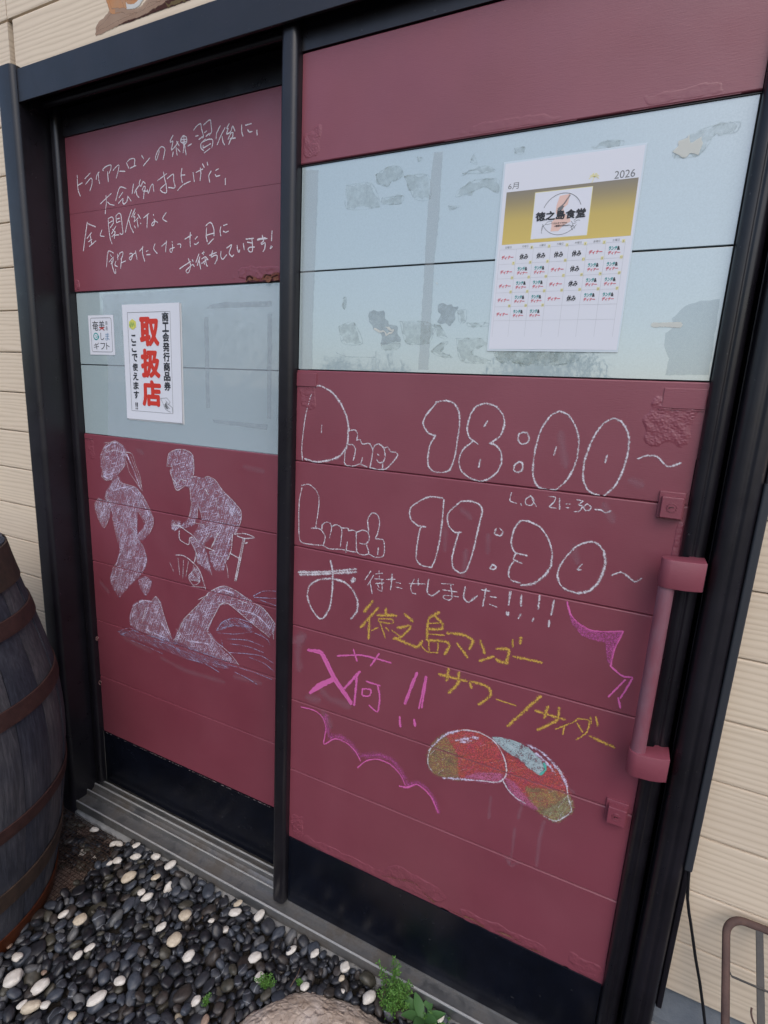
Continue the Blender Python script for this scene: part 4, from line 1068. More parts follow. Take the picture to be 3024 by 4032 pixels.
lump(dr, 0.670, 0.766, 1.325, 1.4425, 0.0, 0.0017, 1.3, fr=85, n=110)
lump(dr, -0.002, 0.056, 1.360, 1.4435, 0.0, 0.0014, 5.3, fr=90, n=60)
lump(dr, -0.004, 0.050, 1.840, 1.905, 0.0, 0.0014, 8.3, fr=80, n=60)
lump(dl, -0.7905, -0.745, 1.165, 1.247, 0.058, 0.0014, 2.3, fr=90, n=50)
lump(dl, -0.7905, -0.765, 1.642, 1.675, 0.058, 0.002, 4.3, fr=110, n=30)
lump(dl, -0.25, -0.06, 1.642, 1.676, 0.058, 0.0018, 6.1, fr=110, n=110)
lump(dl, -0.10, -0.05, 1.195, 1.247, 0.058, 0.0026, 3.9, fr=90, n=40)
lump(dr, 0.0, 0.05, 0.262, 0.345, 0.0, 0.0026, 9.3, fr=90, n=50)
lump(dr, 0.02, 0.30, 0.2595, 0.292, 0.0, 0.0016, 2.9, fr=85, n=150)
lump(dr, 0.26, 0.44, 0.2575, 0.325, 0.0, 0.0024, 7.7, fr=60, n=120)
lump(dr, 0.42, 0.70, 0.2580, 0.294, 0.0, 0.0018, 4.7, fr=80, n=150)
lump(dr, 0.69, 0.766, 0.256, 0.31, 0.0, 0.0016, 1.9, fr=90, n=50)
lump(dr, 0.752, 0.7665, 1.00, 1.25, 0.0, 0.0018, 3.1, fr=60, n=14)
lump(dr, 0.30, 0.52, 1.8395, 1.862, 0.0, 0.0004, 5.9, fr=120, n=110)
lump(dr, 0.60, 0.74, 1.8395, 1.862, 0.0, 0.0004, 6.9, fr=120, n=80)
# cast seam lines left by an old plate at the board's corner
obj('plate_ridge', BX(0.700, 0.764, -0.0016, 0.001, 1.4005, 1.4016), RED, dr)
obj('plate_ridge', BX(0.704, 0.764, -0.0018, 0.001, 1.403, 1.434, 0.0006), RED, dr)
obj('plate_ridge', BX(0.0, 0.05, -0.0025, 0.001, 1.411, 1.4385, 0.0007), RED, dr)
obj('plate_ridge', BX(-0.789, -0.752, 0.0565, 0.059, 1.2335, 1.2345), GASKET, dl)

# ---- handle of the right door
hd = obj('handle', BX(0.752, 0.80, -0.012, -0.004, 0.78, 1.16), RED, dr); bpy.data.objects.remove(hd)
def bracket(z0, z1):
    # plate wraps from the stile to the round grip
    pts = []
    xa, xb, yf, yb = 0.7365, 0.7985, -0.062, -0.046
    for i in range(11):
        a = math.pi * (0.5 + i / 10); pts.append((0.7515 + 0.0150 * math.cos(a), -0.047 - 0.0150 * math.sin(a)))
    pts = pts[::1]
    prof = [(0.800, -0.050), (0.790, -0.0555), (0.775, -0.060)] + [(0.7515 + 0.0150 * math.cos(math.pi * (0.5 + i / 12)), -0.047 - 0.0150 * math.sin(math.pi * (0.5 + i / 12))) for i in range(13)] + [(0.7600, -0.029), (0.775, -0.024), (0.780, -0.012), (0.8000, -0.012)]
    bm = extrude_z(prof, z0, z1)
    es = [e for e in bm.edges if abs(e.verts[0].co.z - e.verts[1].co.z) < 1e-6]
    bmesh.ops.bevel(bm, geom=es, offset=0.0012, segments=2, profile=0.5, affect='EDGES')
    return bm
grip = bmesh.new(); tube(grip, [(0.7505, -0.047, 0.80), (0.7505, -0.047, 1.17)], 0.0120, 20)
GRIP = red_paint(); GRIP.name = 'worn_red_paint'
_c = BS(GRIP).inputs['Base Color'].links[0].from_socket
_w1 = ramp(GRIP, nz(GRIP, coords(GRIP, (1, 1, 0.35)), 22, 5, 0.6), [(0.35, (0, 0, 0)), (0.65, (1, 1, 1))])
L(GRIP, mixc(GRIP, math_(GRIP, 'MULTIPLY', _w1, 0.75), _c, (0.21, 0.13, 0.165)), BS(GRIP).inputs['Base Color'])
hg = auto_smooth(obj('handle', grip, GRIP, dr, label='round grip of the pull handle, paint worn grey-pink'))
auto_smooth(obj('bracket', bracket(1.124, 1.171), RED, hg)); auto_smooth(obj('bracket', bracket(0.782, 0.826), RED, hg))
# ---- locks
def lock(xc, zc, style):
    k = obj('lock', box(BX(xc - 0.0195, xc + 0.0185, -0.005, 0.001, zc - 0.020, zc + 0.0245, 0.001), xc - 0.0155, xc + 0.0155, -0.0165, -0.0045, zc - 0.0175, zc + 0.0175, 0.0014), RED, dr, label=style)
    r = bmesh.new(); rr = 0.0073
    tube(r, [(xc + rr * math.cos(t), -0.0166, zc + rr * math.sin(t)) for t in [2 * math.pi * i / 28 for i in range(29)]], 0.0007, 6)
    obj('keyhole_ring', r, RED, k, smooth=True)
    c = bmesh.new(); bmesh.ops.create_cone(c, cap_ends=True, segments=24, radius1=0.0066, radius2=0.0062, depth=0.0014, matrix=Matrix.Translation((xc, -0.0168, zc)) @ Matrix.Rotation(R(90), 4, 'X'))
    obj('cylinder', c, RED, k)
    s = BX(xc - 0.0035, xc + 0.0035, -0.0182, -0.0174, zc + 0.0006, zc + 0.0018); box(s, xc - 0.0042, xc - 0.0022, -0.0182, -0.0174, zc - 0.0012, zc + 0.0004)
    obj('keyway', s, mat('keyway_dark', (0.05, 0.012, 0.016), 0.5), k)
lock(0.7410, 1.2455, 'upper lock cover painted over'); lock(0.7380, 0.6585, 'lower lock with chipped keyhole')
# little wire ties poking out beside the left door
for zc, yy in ((0.60, 0), (0.445, 1)):
    b = bmesh.new(); rr = 0.005
    tube(b, [(-0.783 + rr * math.cos(t), 0.052 - 0.0006 * t, zc + rr * 1.3 * math.sin(t)) for t in [0.45 * i for i in range(18 - 5 * yy)]], 0.0008, 6)
    obj('wire_tie', b, mat('tie_pink', (0.30, 0.16, 0.15), 0.5), dl, smooth=True)

# ================================================================== CHALK
def smooth_line(P, n=4):
    if len(P) < 3: return P
    out = []
    for i in range(len(P) - 1):
        p0, p1, p2, p3 = P[max(i - 1, 0)], P[i], P[i + 1], P[min(i + 2, len(P) - 1)]
        for k in range(n):
            t = k / n
            # tension keeps written corners fairly tight
            m1 = ((p2[0] - p0[0]) * .38, (p2[1] - p0[1]) * .38); m2 = ((p3[0] - p1[0]) * .38, (p3[1] - p1[1]) * .38)
            h1, h2, h3, h4 = 2*t**3 - 3*t**2 + 1, t**3 - 2*t**2 + t, -2*t**3 + 3*t**2, t**3 - t**2
            out.append((h1*p1[0] + h2*m1[0] + h3*p2[0] + h4*m2[0], h1*p1[1] + h2*m1[1] + h3*p2[1] + h4*m2[1]))
    out.append(P[-1]); return out
def ribbon(bm, uvl, P, w, y, mi):
    rr = random.Random(int(abs(P[0][0]) * 1e5))
    P = smooth_line(P); n = len(P)
    # round the ends by a short taper
    def dirn(i):
        a, b = P[max(i - 1, 0)], P[min(i + 1, n - 1)]
        dx, dz = b[0] - a[0], b[1] - a[1]; l = math.hypot(dx, dz) or 1e-6
        return dx / l, dz / l
    d0, d1 = dirn(0), dirn(n - 1)
    P = [(P[0][0] - d0[0] * w * .35, P[0][1] - d0[1] * w * .35)] + P + [(P[-1][0] + d1[0] * w * .35, P[-1][1] + d1[1] * w * .35)]; n = len(P)
    prev = None; s = 0
    for i in range(n):
        dx, dz = dirn(i)
        ww = w * (0.5 + 0.09 * noise.noise(Vector((P[i][0] * 60, P[i][1] * 60, y * 900)))) * 1.15
        if i in (0, n - 1): ww *= .45
        yy = y - 0.0000015 * i
        row = [(bm.verts.new((P[i][0] - dz * ww * k, yy, P[i][1] + dx * ww * k)), k) for k in (-1, 0, 1)]
        if prev:
            for a in (0, 1):
                f = bm.faces.new((prev[a][0], prev[a + 1][0], row[a + 1][0], row[a][0])); f.material_index = mi
                for lp, kk in zip(f.loops, (prev[a][1], prev[a + 1][1], row[a + 1][1], row[a][1])): lp[uvl].uv = (0, kk)
        prev = row
def ragged(P, amp=0.0016, step=0.006, fr=160):
    out = []
    for i in range(len(P)):
        a, b = P[i], P[(i + 1) % len(P)]; l = math.hypot(b[0] - a[0], b[1] - a[1]); n = max(1, int(l / step))
        for k in range(n):
            t = k / n; x, z = a[0] + (b[0] - a[0]) * t, a[1] + (b[1] - a[1]) * t
            q = Vector((x * fr, z * fr, 4)); out.append((x + amp * noise.noise(q), z + amp * noise.noise(q + Vector((9, 9, 9)))))
    return out
def fillpoly(bm, uvl, P, y, mi, rough=False):
    P = ragged(P, .0075, .003, 95) if rough else ragged(P); vs = [bm.verts.new((x, y, z)) for x, z in P]
    for t in tessellate_polygon([[Vector((x, z, 0)) for x, z in P]]):
        try: f = bm.faces.new([vs[i] for i in t])
        except ValueError: continue
        f.material_index = mi
        for lp in f.loops: lp[uvl].uv = (0, 0)
GROUPS = {}
for ln in CHALK.strip().split('\n'):
    gname, kind, col, wd, pts = ln.split(';')
    GROUPS.setdefault(gname, []).append((kind, col, float(wd) / 1000, [tuple(int(v) / 10000 for v in p.split(',')) for p in pts.split()]))
INFO = {'text_left_1': ('chalk_writing', 'top line of small white handwriting', 'l'), 'text_left_2': ('chalk_writing', 'second line of small white handwriting', 'l'),
 'text_left_3': ('chalk_writing', 'third line of small white handwriting', 'l'), 'text_left_4': ('chalk_writing', 'fourth line of small white handwriting', 'l'),
 'text_left_5': ('chalk_writing', 'bottom line of small white handwriting', 'l'), 'dinner': ('chalk_writing', 'bubble letters of the evening opening time', 'r'),
 'last_order': ('chalk_writing', 'small last order time in white', 'r'), 'lunch': ('chalk_writing', 'bubble letters of the lunch opening time', 'r'),
 'waiting': ('chalk_writing', 'white greeting line starting with a very large letter', 'r'), 'mango_words': ('chalk_writing', 'thick yellow words', 'r'),
 'arrived': ('chalk_writing', 'thick pink words with exclamation marks', 'r'), 'burst_left': ('chalk_drawing', 'pink scalloped burst line, lower left', 'r'),
 'burst_right': ('chalk_drawing', 'pink jagged burst line, right', 'r'), 'mango_left': ('chalk_drawing', 'round red and olive mango', 'r'),
 'mango_right': ('chalk_drawing', 'tilted mango with a pale blue shine', 'r'), 'runner': ('chalk_drawing', 'runner with a ponytail', 'l'),
 'cyclist': ('chalk_drawing', 'crouching cyclist on a bicycle', 'l'), 'swimmer': ('chalk_drawing', 'swimmer with a raised arm', 'l'),
 'water': ('chalk_drawing', 'blue water strokes', 'l'), 'residue_right': ('tape_residue', 'patches of old glue and torn tape, plus a painted reflection of a person', 'r'),
 'residue_left': ('tape_residue', 'grey strips of old tape', 'l'), 'rust_left_top': ('rust_stain', None, 'l'), 'rust_right_bottom': ('rust_stain', None, 'r'),
 'smears': ('chalk_smear', 'faint smudges and drips of old chalk', 'r'), 'smears_left': ('chalk_smear', 'faint smudges of old chalk', 'l'),
 'mural': ('mural_paint', 'soft brush painted brown, orange and white shape above the frame', 'w')}
def hatch(bm, uvl, P, y, mi, ang, step, w, seed, keep=0.8, over=0.0):
    rr = random.Random(seed); c, s = math.cos(ang), math.sin(ang); Q = [(x * c + z * s, -x * s + z * c) for x, z in P]
    v0, v1 = min(q[1] for q in Q), max(q[1] for q in Q); v = v0 + step * rr.random(); n = 0
    while v < v1:
        xs_ = []
        for (a, b), (a2, b2) in zip(Q, Q[1:] + Q[:1]):
            if (b > v) != (b2 > v): xs_.append(a + (v - b) / (b2 - b) * (a2 - a))
        xs_.sort()
        for u0, u1 in zip(xs_[::2], xs_[1::2]):
            u0 -= rr.uniform(-.002, over); u1 += rr.uniform(-.002, over); u = u0
            while u < u1:
                e = min(u1, u + rr.uniform(.02, .06))
                if rr.random() < keep and e - u > .004:
                    sl_ = rr.uniform(-.12, .12); pts = [(u + (e - u) * t, v + sl_ * (e - u) * (t - .5) + rr.uniform(-.0006, .0006)) for t in (0, .33, .66, 1)]
                    ribbon(bm, uvl, [(a * c - b * s, a * s + b * c) for a, b in pts], w * rr.uniform(.6, 1.25), y - .0000035 * n, mi); n += 1
                u = e + rr.uniform(-.004, .004)
        v += step * rr.uniform(.6, 1.4)
    return n
HATCH = {'f': [('ws', 1.15, .0042, .0026, .75), ('ws', 0.35, .0085, .0022, .5)], 'fd': [('ws', 1.0, .003, .0026, .9)], 'my': [('my', .5, .0035, .0028, .8), ('w2', .9, .010, .0016, .35), ('mr', .3, .009, .0022, .5)],
 'mr': [('mr', .7, .0032, .0028, .85), ('my', .5, .008, .0022, .5), ('mp', 1.2, .009, .0022, .4), ('w2', .6, .014, .0014, .3)], 'mg': [('my', .9, .004, .0024, .6), ('w2', 1.2, .008, .0016, .5)], 'mp': [('mp', .5, .0035, .0025, .8)],
 'bf': [('b', -.42, .0050, .0016, .55), ('ws', -.5, .009, .0016, .4)], 'ps': [('ps', 1.1, .004, .0024, .6)], 'bl': [('w2', -.55, .006, .0018, .6)]}
FEATHER = {'my': .016, 'mr': .012, 'mp': .012, 'mg': .014, 'f': .004, 'bf': .008, 'bl': .004, 'm1': .012, 'm2': .01, 'r1': .004}
def build_chalk(gname, y0):
    nm, lab, side = INFO[gname]
    par = {'l': dl, 'r': dr, 'w': wall}[side]; yb = {'l': 0.058, 'r': 0.0, 'w': 0.0}[side] - y0
    keys = []
    if gname.startswith('text_left'): GROUPS[gname] = [(k, 'wt', w * 1.15, p) for k, c, w, p in GROUPS[gname]]
    for k, c, w, p in GROUPS[gname]:
        if c not in keys: keys.append(c)
    bm = bmesh.new(); uvl = bm.loops.layers.uv.new('UVMap'); y = yb
    for k, c, w, p in GROUPS[gname]:
        y -= 0.000006
        if k == 'F':
            fillpoly(bm, uvl, p, y, keys.index(c), c in ('r1', 'rw', 'ru', 'm1', 'm5') or (c == 'r3' and gname == 'residue_right'))
            if c in FEATHER: y -= 0.000004; ribbon(bm, uvl, p + [p[0]], FEATHER[c], y, keys.index(c))
            for hi, (hc, ha, hs, hw, hk) in enumerate(HATCH.get(c, ())):
                if hc not in keys: keys.append(hc)
                y -= 0.000006; y -= .0000035 * hatch(bm, uvl, p, y, keys.index(hc), ha, hs, hw, hi * 7 + len(p), hk, .009 if c in ('my', 'mr', 'mp', 'mg') else .001)
        else: ribbon(bm, uvl, p, w * (1.12 if c == 'w' else 1.2), y, keys.index(c))
    o = obj(nm, bm, None, par, label=lab, mats=[CH[c] for c in keys]); return o
for gname in GROUPS:
    if gname.startswith('residue'): build_chalk(gname, -0.0024)
    elif gname.startswith('smears'): build_chalk(gname, 0.0002)
    elif gname in ('water',): build_chalk(gname, 0.0014)
    elif gname.startswith('rust'): build_chalk(gname, 0.0036)
    elif gname == 'mural': build_chalk(gname, 0.0006)
    else: build_chalk(gname, 0.0004)

# ================================================================== PAPERS ON THE GLASS
_tc = {}
def glyphs(txt, bold):
    key = (txt, bold)
    if key not in _tc:
        cu = bpy.data.curves.new('lettering', 'FONT'); cu.body = txt; cu.offset = bold; cu.resolution_u = 3
        to = bpy.data.objects.new('lettering', cu); C.objects.link(to); bpy.context.view_layer.update()
        me = to.evaluated_get(bpy.context.evaluated_depsgraph_get()).to_mesh()
        V = [(v.co.x, v.co.y) for v in me.vertices]; F = [tuple(p.vertices) for p in me.polygons]
        bpy.data.objects.remove(to); bpy.data.curves.remove(cu)
        xs = [a for a, b in V]; ys = [b for a, b in V]
        _tc[key] = (V, F, (min(xs), max(xs), min(ys), max(ys)))
    return _tc[key]
def text(bm, txt, x0, x1, z0, z1, y, bold=0.0, fit=True, sl=0.0):
    V, F, (a, b, c, d) = glyphs(txt, 0.0)
    sx = (x1 - x0) / (b - a); sz = (z1 - z0) / (d - c)
    if not fit: sx = sz = min(sx, sz)
    offs = [(0, 0)] + ([(math.cos(t) * bold, math.sin(t) * bold) for t in [math.pi * 2 * i / 8 for i in range(8)]] if bold > 0.015 else [])
    for j, (ox, oz) in enumerate(offs):
        vs = [bm.verts.new((x0 + (u - a + ox) * sx + sl * (v - c) * sz, y - 0.000003 * j, z0 + (v - c + oz) * sz)) for u, v in V]
        for f in F:
            try: bm.faces.new([vs[i] for i in f])
            except ValueError: pass
def quad(bm, x0, x1, z0, z1, y):
    bm.faces.new([bm.verts.new(p) for p in ((x0, y, z0), (x1, y, z0), (x1, y, z1), (x0, y, z1))])
def line2(bm, pts, w, y):
    n = len(pts)
    for i, (a, b) in enumerate(zip(pts, pts[1:])):
        dx, dz = b[0] - a[0], b[1] - a[1]; l = math.hypot(dx, dz) or 1e-9; nx_, nz_ = -dz / l * w / 2, dx / l * w / 2
        ex, ez = dx / l * w * .3, dz / l * w * .3; yy = y - 0.000002 * i
        bm.faces.new([bm.verts.new((px, yy, pz)) for px, pz in ((a[0] - ex + nx_, a[1] - ez + nz_), (a[0] - ex - nx_, a[1] - ez - nz_), (b[0] + ex - nx_, b[1] + ez - nz_), (b[0] + ex + nx_, b[1] + ez + nz_))])
def poly2(bm, pts, y):
    vs = [bm.verts.new((x, y, z)) for x, z in pts]
    for t in tessellate_polygon([[Vector((x, z, 0)) for x, z in pts]]): bm.faces.new([vs[i] for i in t])
def ink(name, c): return mat(name, c, 0.5, 0.3)
INK = ink('ink_black', (0.03, 0.032, 0.04)); INKG = ink('ink_grey', (0.16, 0.17, 0.18)); INKR = ink('ink_red', (0.58, 0.045, 0.03)); INKP = ink('ink_crimson', (0.60, 0.08, 0.12))
INKT = ink('ink_teal', (0.03, 0.30, 0.30)); INKL = ink('ink_line', (0.48, 0.50, 0.54)); INKY = ink('ink_yellow', (0.70, 0.66, 0.34)); INKO = ink('ink_peach', (0.72, 0.50, 0.44)); INKB = ink('ink_blue', (0.10, 0.22, 0.36))
def sheet(name, pts_fn, nx_, nz_, m, parent, y, x0, x1, z0, z1, curl=None, th=0.0004):
    bm = bmesh.new(); G_ = []
    for i in range(nx_ + 1):
        col = []
        for k in range(nz_ + 1):
            u, v = i / nx_, k / nz_; yy = y - (curl(u, v) if curl else 0)
            col.append((bm.verts.new((x0 + (x1 - x0) * u, yy, z0 + (z1 - z0) * v)), bm.verts.new((x0 + (x1 - x0) * u, yy + th, z0 + (z1 - z0) * v))))
        G_.append(col)
    for i in range(nx_):
        for k in range(nz_):
            bm.faces.new((G_[i][k][0], G_[i + 1][k][0], G_[i + 1][k + 1][0], G_[i][k + 1][0])); bm.faces.new((G_[i][k][1], G_[i][k + 1][1], G_[i + 1][k + 1][1], G_[i + 1][k][1]))
    for i in range(nx_):
        for k, s in ((0, 0), (nz_, 1)): bm.faces.new((G_[i][k][0], G_[i][k][1], G_[i + 1][k][1], G_[i + 1][k][0]) if not s else (G_[i][k][1], G_[i][k][0], G_[i + 1][k][0], G_[i + 1][k][1]))
    for k in range(nz_):
        for i, s in ((0, 0), (nx_, 1)): bm.faces.new((G_[i][k][1], G_[i][k][0], G_[i][k + 1][0], G_[i][k + 1][1]) if not s else (G_[i][k][0], G_[i][k][1], G_[i][k + 1][1], G_[i][k + 1][0]))
    return obj(name, bm, m, parent)
# ---- calendar
YC = 0.0012
cal = empty('calendar', 'laminated monthly opening calendar with a golden band on the right glass', 'calendar', (0.519, 0.001, 1.489))
lam = sheet('laminate', None, 6, 8, LAMIN, cal, YC, 0.4095, 0.6275, 1.488, 1.7935, lambda u, v: 0.0002 * (2 * abs(u - .5)) ** 6, 0.0002)
sheet('page', None, 1, 1, PAPER, cal, YC - 0.0004, 0.4127, 0.6252, 1.4915, 1.7905, th=0.0001)
yp = YC - 0.0005
GOLD = mat('golden_print', (0.45, 0.34, 0.06), 0.4, 0.4)
_v = N(GOLD, 'ShaderNodeTexCoord'); _s = N(GOLD, 'ShaderNodeSeparateXYZ'); L(GOLD, _v.outputs['Object'], _s.inputs[0])
_f = N(GOLD, 'ShaderNodeMapRange'); _f.inputs['From Min'].default_value = 1.664; _f.inputs['From Max'].default_value = 1.7465; L(GOLD, _s.outputs[2], _f.inputs[0])
L(GOLD, ramp(GOLD, _f.outputs[0], [(0.0, (0.60, 0.46, 0.13)), (0.45, (0.52, 0.40, 0.12)), (0.8, (0.30, 0.25, 0.14)), (1, (0.22, 0.20, 0.16))]), BS(GOLD).inputs['Base Color'])
b = bmesh.new(); quad(b, 0.4188, 0.6222, 1.6640, 1.7463, yp); obj('printed_band', b, GOLD, cal)
b = bmesh.new(); quad(b, 0.4668, 0.5572, 1.6690, 1.7412, yp - 0.0001); obj('logo_card', b, INKY, cal)
b = bmesh.new(); quad(b, 0.4676, 0.5564, 1.6698, 1.7404, yp - 0.0002); obj('logo_card', b, mat('card_white', (0.66, 0.68, 0.75), 0.5), cal)
b = bmesh.new(); yl = yp - 0.0003
poly2(b, [(0.5075, 1.7320), (0.5235, 1.7335), (0.5225, 1.7265), (0.5215, 1.7180), (0.5150, 1.7130), (0.5190, 1.7040), (0.5265, 1.6985), (0.5290, 1.6920), (0.5180, 1.6870), (0.5110, 1.6790), (0.4985, 1.6795), (0.4995, 1.6870), (0.4985, 1.6930), (0.5070, 1.7010), (0.5035, 1.7090), (0.5040, 1.7190)], yl)
obj('island_shape', b, INKO, cal)
b = bmesh.new(); yl -= 0.0001
cx, cz, cr = 0.5130, 1.7045, 0.0312
arc = lambda a0, a1: [(cx + cr * math.cos(R(a0 + (a1 - a0) * i / 26)), cz + cr * math.sin(R(a0 + (a1 - a0) * i / 26))) for i in range(27)]
line2(b, arc(158, 22), 0.0008, yl); line2(b, arc(205, 325), 0.0007, yl)
line2(b, [(0.5240, 1.7315), (0.5165, 1.7200), (0.5120, 1.7160)], 0.0009, yl - .0001); line2(b, [(0.5228, 1.7320), (0.5150, 1.7195), (0.5060, 1.7130)], 0.0007, yl - .0001)
poly2(b, [(0.5070, 1.7130), (0.5125, 1.7170), (0.5165, 1.7165), (0.5130, 1.7100), (0.5085, 1.7075), (0.5055, 1.7100)], yl - .0002)
line2(b, [(0.4885, 1.6905), (0.4925, 1.6945), (0.4990, 1.6950), (0.5000, 1.6915), (0.4930, 1.6905), (0.4885, 1.6905)], 0.0005, yl)
line2(b, [(0.4848, 1.6890), (0.4835, 1.6850), (0.4840, 1.6815), (0.4855, 1.6850), (0.4848, 1.6890)], 0.0005, yl); line2(b, [(0.4842, 1.6815), (0.4838, 1.6780), (0.4855, 1.6778)], 0.0005, yl); line2(b, [(0.4885, 1.6905), (0.4855, 1.6880)], 0.0005, yl)
for pts in ([(0.5300, 1.6925), (0.5330, 1.6880), (0.5380, 1.6895)], [(0.5340, 1.6930), (0.5370, 1.6960), (0.5420, 1.6975)], [(0.5350, 1.6910), (0.5400, 1.6935), (0.5435, 1.6925)], [(0.5300, 1.6830), (0.5340, 1.6860), (0.5370, 1.6810)], [(0.5330, 1.6880), (0.5315, 1.6810), (0.5340, 1.6790)], [(0.5290, 1.6860), (0.5330, 1.6840)]):
    line2(b, pts, 0.0006, yl)
stuff(obj('logo_drawing', b, INKG, cal))
b = bmesh.new()
text(b, '徳之島食堂', 0.4722, 0.5505, 1.6970, 1.7100, yl - .0003, 0.035)
text(b, 'パルタイWine', 0.5010, 0.5235, 1.6898, 1.6925, yl - .0003, 0.02); text(b, '6種類の房Room', 0.5045, 0.5280, 1.6856, 1.6885, yl - .0003, 0.02)
stuff(obj('lettering', b, INK, cal, label='hand lettered restaurant name in black'))
b = bmesh.new(); text(b, '6月', 0.4207, 0.4382, 1.7500, 1.7600, yp); text(b, '2026', 0.5870, 0.6165, 1.7480, 1.7590, yp); stuff(obj('lettering', b, INKG, cal, label='grey month and year'))
b = bmesh.new()   # little palm
for a in (20, 60, 110, 150, 185, -15):
    c_, s_ = math.cos(R(a)), math.sin(R(a)); line2(b, [(0.5570, 1.7545), (0.5570 + 0.004 * c_, 1.7545 + 0.0042 * s_ + .001), (0.5570 + 0.0072 * c_, 1.7545 + 0.006 * s_ - .0015)], 0.0013, yp - .0001 * (1 + a % 7) * .1)
line2(b, [(0.5570, 1.7545), (0.5560, 1.7500), (0.5545, 1.7465)], 0.0010, yp); stuff(obj('palm_print', b, INKY, cal))
gx0, gx1 = 0.4165, 0.6160; cw = (gx1 - gx0) / 7; gz = [1.6560, 1.6325, 1.6090, 1.5860, 1.5630, 1.5395, 1.5120]
b = bmesh.new()
for i in range(8): quad(b, gx0 + cw * i - .00022, gx0 + cw * i + .00022, gz[-1], gz[0], yp - .00002 * 1)
for z in gz[:-1]: quad(b, gx0, gx1, z - .0002, z + .0002, yp - .00005)
stuff(obj('grid_lines', b, INKL, cal))
bw, bp_, bt, bk, by_, bd = (bmesh.new() for _ in range(6))
for i, ch in enumerate('日月火水木金土'): text(bd, ch + '曜日', gx0 + cw * i + .009, gx0 + cw * i + .0195, 1.6575, 1.6610, yp)
CAL = ['D', 'R', 'R', 'R', 'R', 'D', 'B'] + ['D', 'B', 'B', 'D', 'R', 'B', 'B'] * 3 + ['D', 'B', 'B']
for i, t in enumerate(CAL):
    c_, r_ = i % 7, i // 7; x = gx0 + cw * c_; z1, z0 = gz[r_], gz[r_ + 1]; sk = -0.0
    if i > 0:
        quad(by_, x + cw - .0050, x + cw - .0008, z1 - .0014, z1 + .0034, yp - .0001); text(bd, str(i), x + cw - .0045 + (0.0008 if i < 10 else 0), x + cw - .0014 - (0.0006 if i < 10 else 0), z1 - .0004, z1 + .0022, yp - .0002, 0.01)
    if t == 'R': text(bk, '休み', x + .0062, x + .0205, z0 + .0062, z0 + .0150, yp - .0002, 0.035, sl=.12)
    if t == 'D': text(bp_, 'ディナー', x + .0040, x + .0242, z0 + .0078, z0 + .0138, yp - .0002, 0.04, sl=.12)
    if t == 'B':
        text(bt, 'ランチ', x + .0050, x + .0172, z0 + .0122, z0 + .0176, yp - .0002, 0.04, sl=.12); text(bk, '&', x + .0178, x + .0215, z0 + .0120, z0 + .0172, yp - .0002, 0.04)
        text(bp_, 'ディナー', x + .0048, x + .0225, z0 + .0055, z0 + .0107, yp - .0002, 0.04, sl=.12)
stuff(obj('date_tabs', by_, INKY, cal)); stuff(obj('lettering', bd, INKG, cal, label='small weekday names and dates')); stuff(obj('lettering', bk, INK, cal, label='black closed-day words'))
stuff(obj('lettering', bp_, INKP, cal, label='pink dinner words')); stuff(obj('lettering', bt, INKT, cal, label='green lunch words'))
# ---- big poster on the left glass
YL = 0.0602
pos = empty('poster', 'white paper notice with three big red characters on the left glass', 'poster', (-0.501, YL, 1.304))
sheet('sheet', None, 1, 1, mat('paper_back', (0.60, 0.61, 0.62), 0.6), pos, YL - 0.0002, -0.6020, -0.3935, 1.3010, 1.6005, th=0.0004)
sheet('sheet', None, 8, 10, PAPER, pos, YL - 0.0010, -0.6055, -0.3972, 1.3040, 1.6018, lambda u, v: 0.0016 * (max(0, u - .75) * 4) ** 2 + 0.001 * (max(0, .12 - v) * 8) ** 2, 0.0004)
yq = YL - 0.0016
b = bmesh.new()
fx0, fx1, fz0, fz1 = -0.5855, -0.4310, 1.3265, 1.5818
for a in (((fx0, fz0), (fx1, fz0)), ((fx1, fz0), (fx1, fz1)), ((fx1, fz1), (fx0, fz1)), ((fx0, fz1), (fx0, fz0))): line2(b, list(a), 0.0009, yq + .0001 * (a[0][0] > -.5))
obj('printed_frame', b, INKG, pos)
b = bmesh.new()
b.free()
for ch, z0, z1 in (('取', 1.5000, 1.5665), ('扱', 1.4190, 1.4870), ('店', 1.3440, 1.4070)):
    b = bmesh.new(); text(b, ch, -0.5395, -0.4750, z0, z1, yq, 0.048); obj('character', b, INKR, pos)
b = bmesh.new(); s8 = '商工会発行商品券'
for i, ch in enumerate(s8): zt = 1.5795 - i * 0.0246; text(b, ch, -0.4590, -0.4375, zt - 0.0215, zt, yq, 0.035)
s9 = 'ここで使えます'
for i, ch in enumerate(s9): zt = 1.5250 - i * 0.0243; w_ = 0.0165 if i in (0, 1) else 0.0190; text(b, ch, -0.5745 , -0.5745 + w_, zt - 0.0190, zt, yq, 0.03)
text(b, '!!', -0.5700, -0.5620, 1.3310, 1.3490, yq, 0.03)
stuff(obj('lettering', b, INK, pos, label='two columns of small black characters'))
b = bmesh.new(); hx = [(-0.5680 + 0.0150 * math.cos(R(a)), 1.5518 + 0.0138 * math.sin(R(a))) for a in (90, 30, -30, -90, -150, 150)]; poly2(b, hx, yq); stuff(obj('emblem', b, mat('emblem_yellow', (0.62, 0.60, 0.12), 0.5), pos))
b = bmesh.new(); poly2(b, [(-0.5805, 1.5500), (-0.5740, 1.5600), (-0.5755, 1.5440), (-0.5680, 1.5385)][::-1], yq - .0001); line2(b, [(-0.5740, 1.5450), (-0.5700, 1.5570), (-0.5675, 1.5460), (-0.5640, 1.5560), (-0.5610, 1.5470)], 0.0020, yq - .0002)
stuff(obj('emblem', b, mat('emblem_green', (0.22, 0.40, 0.12), 0.5), pos))
b = bmesh.new()
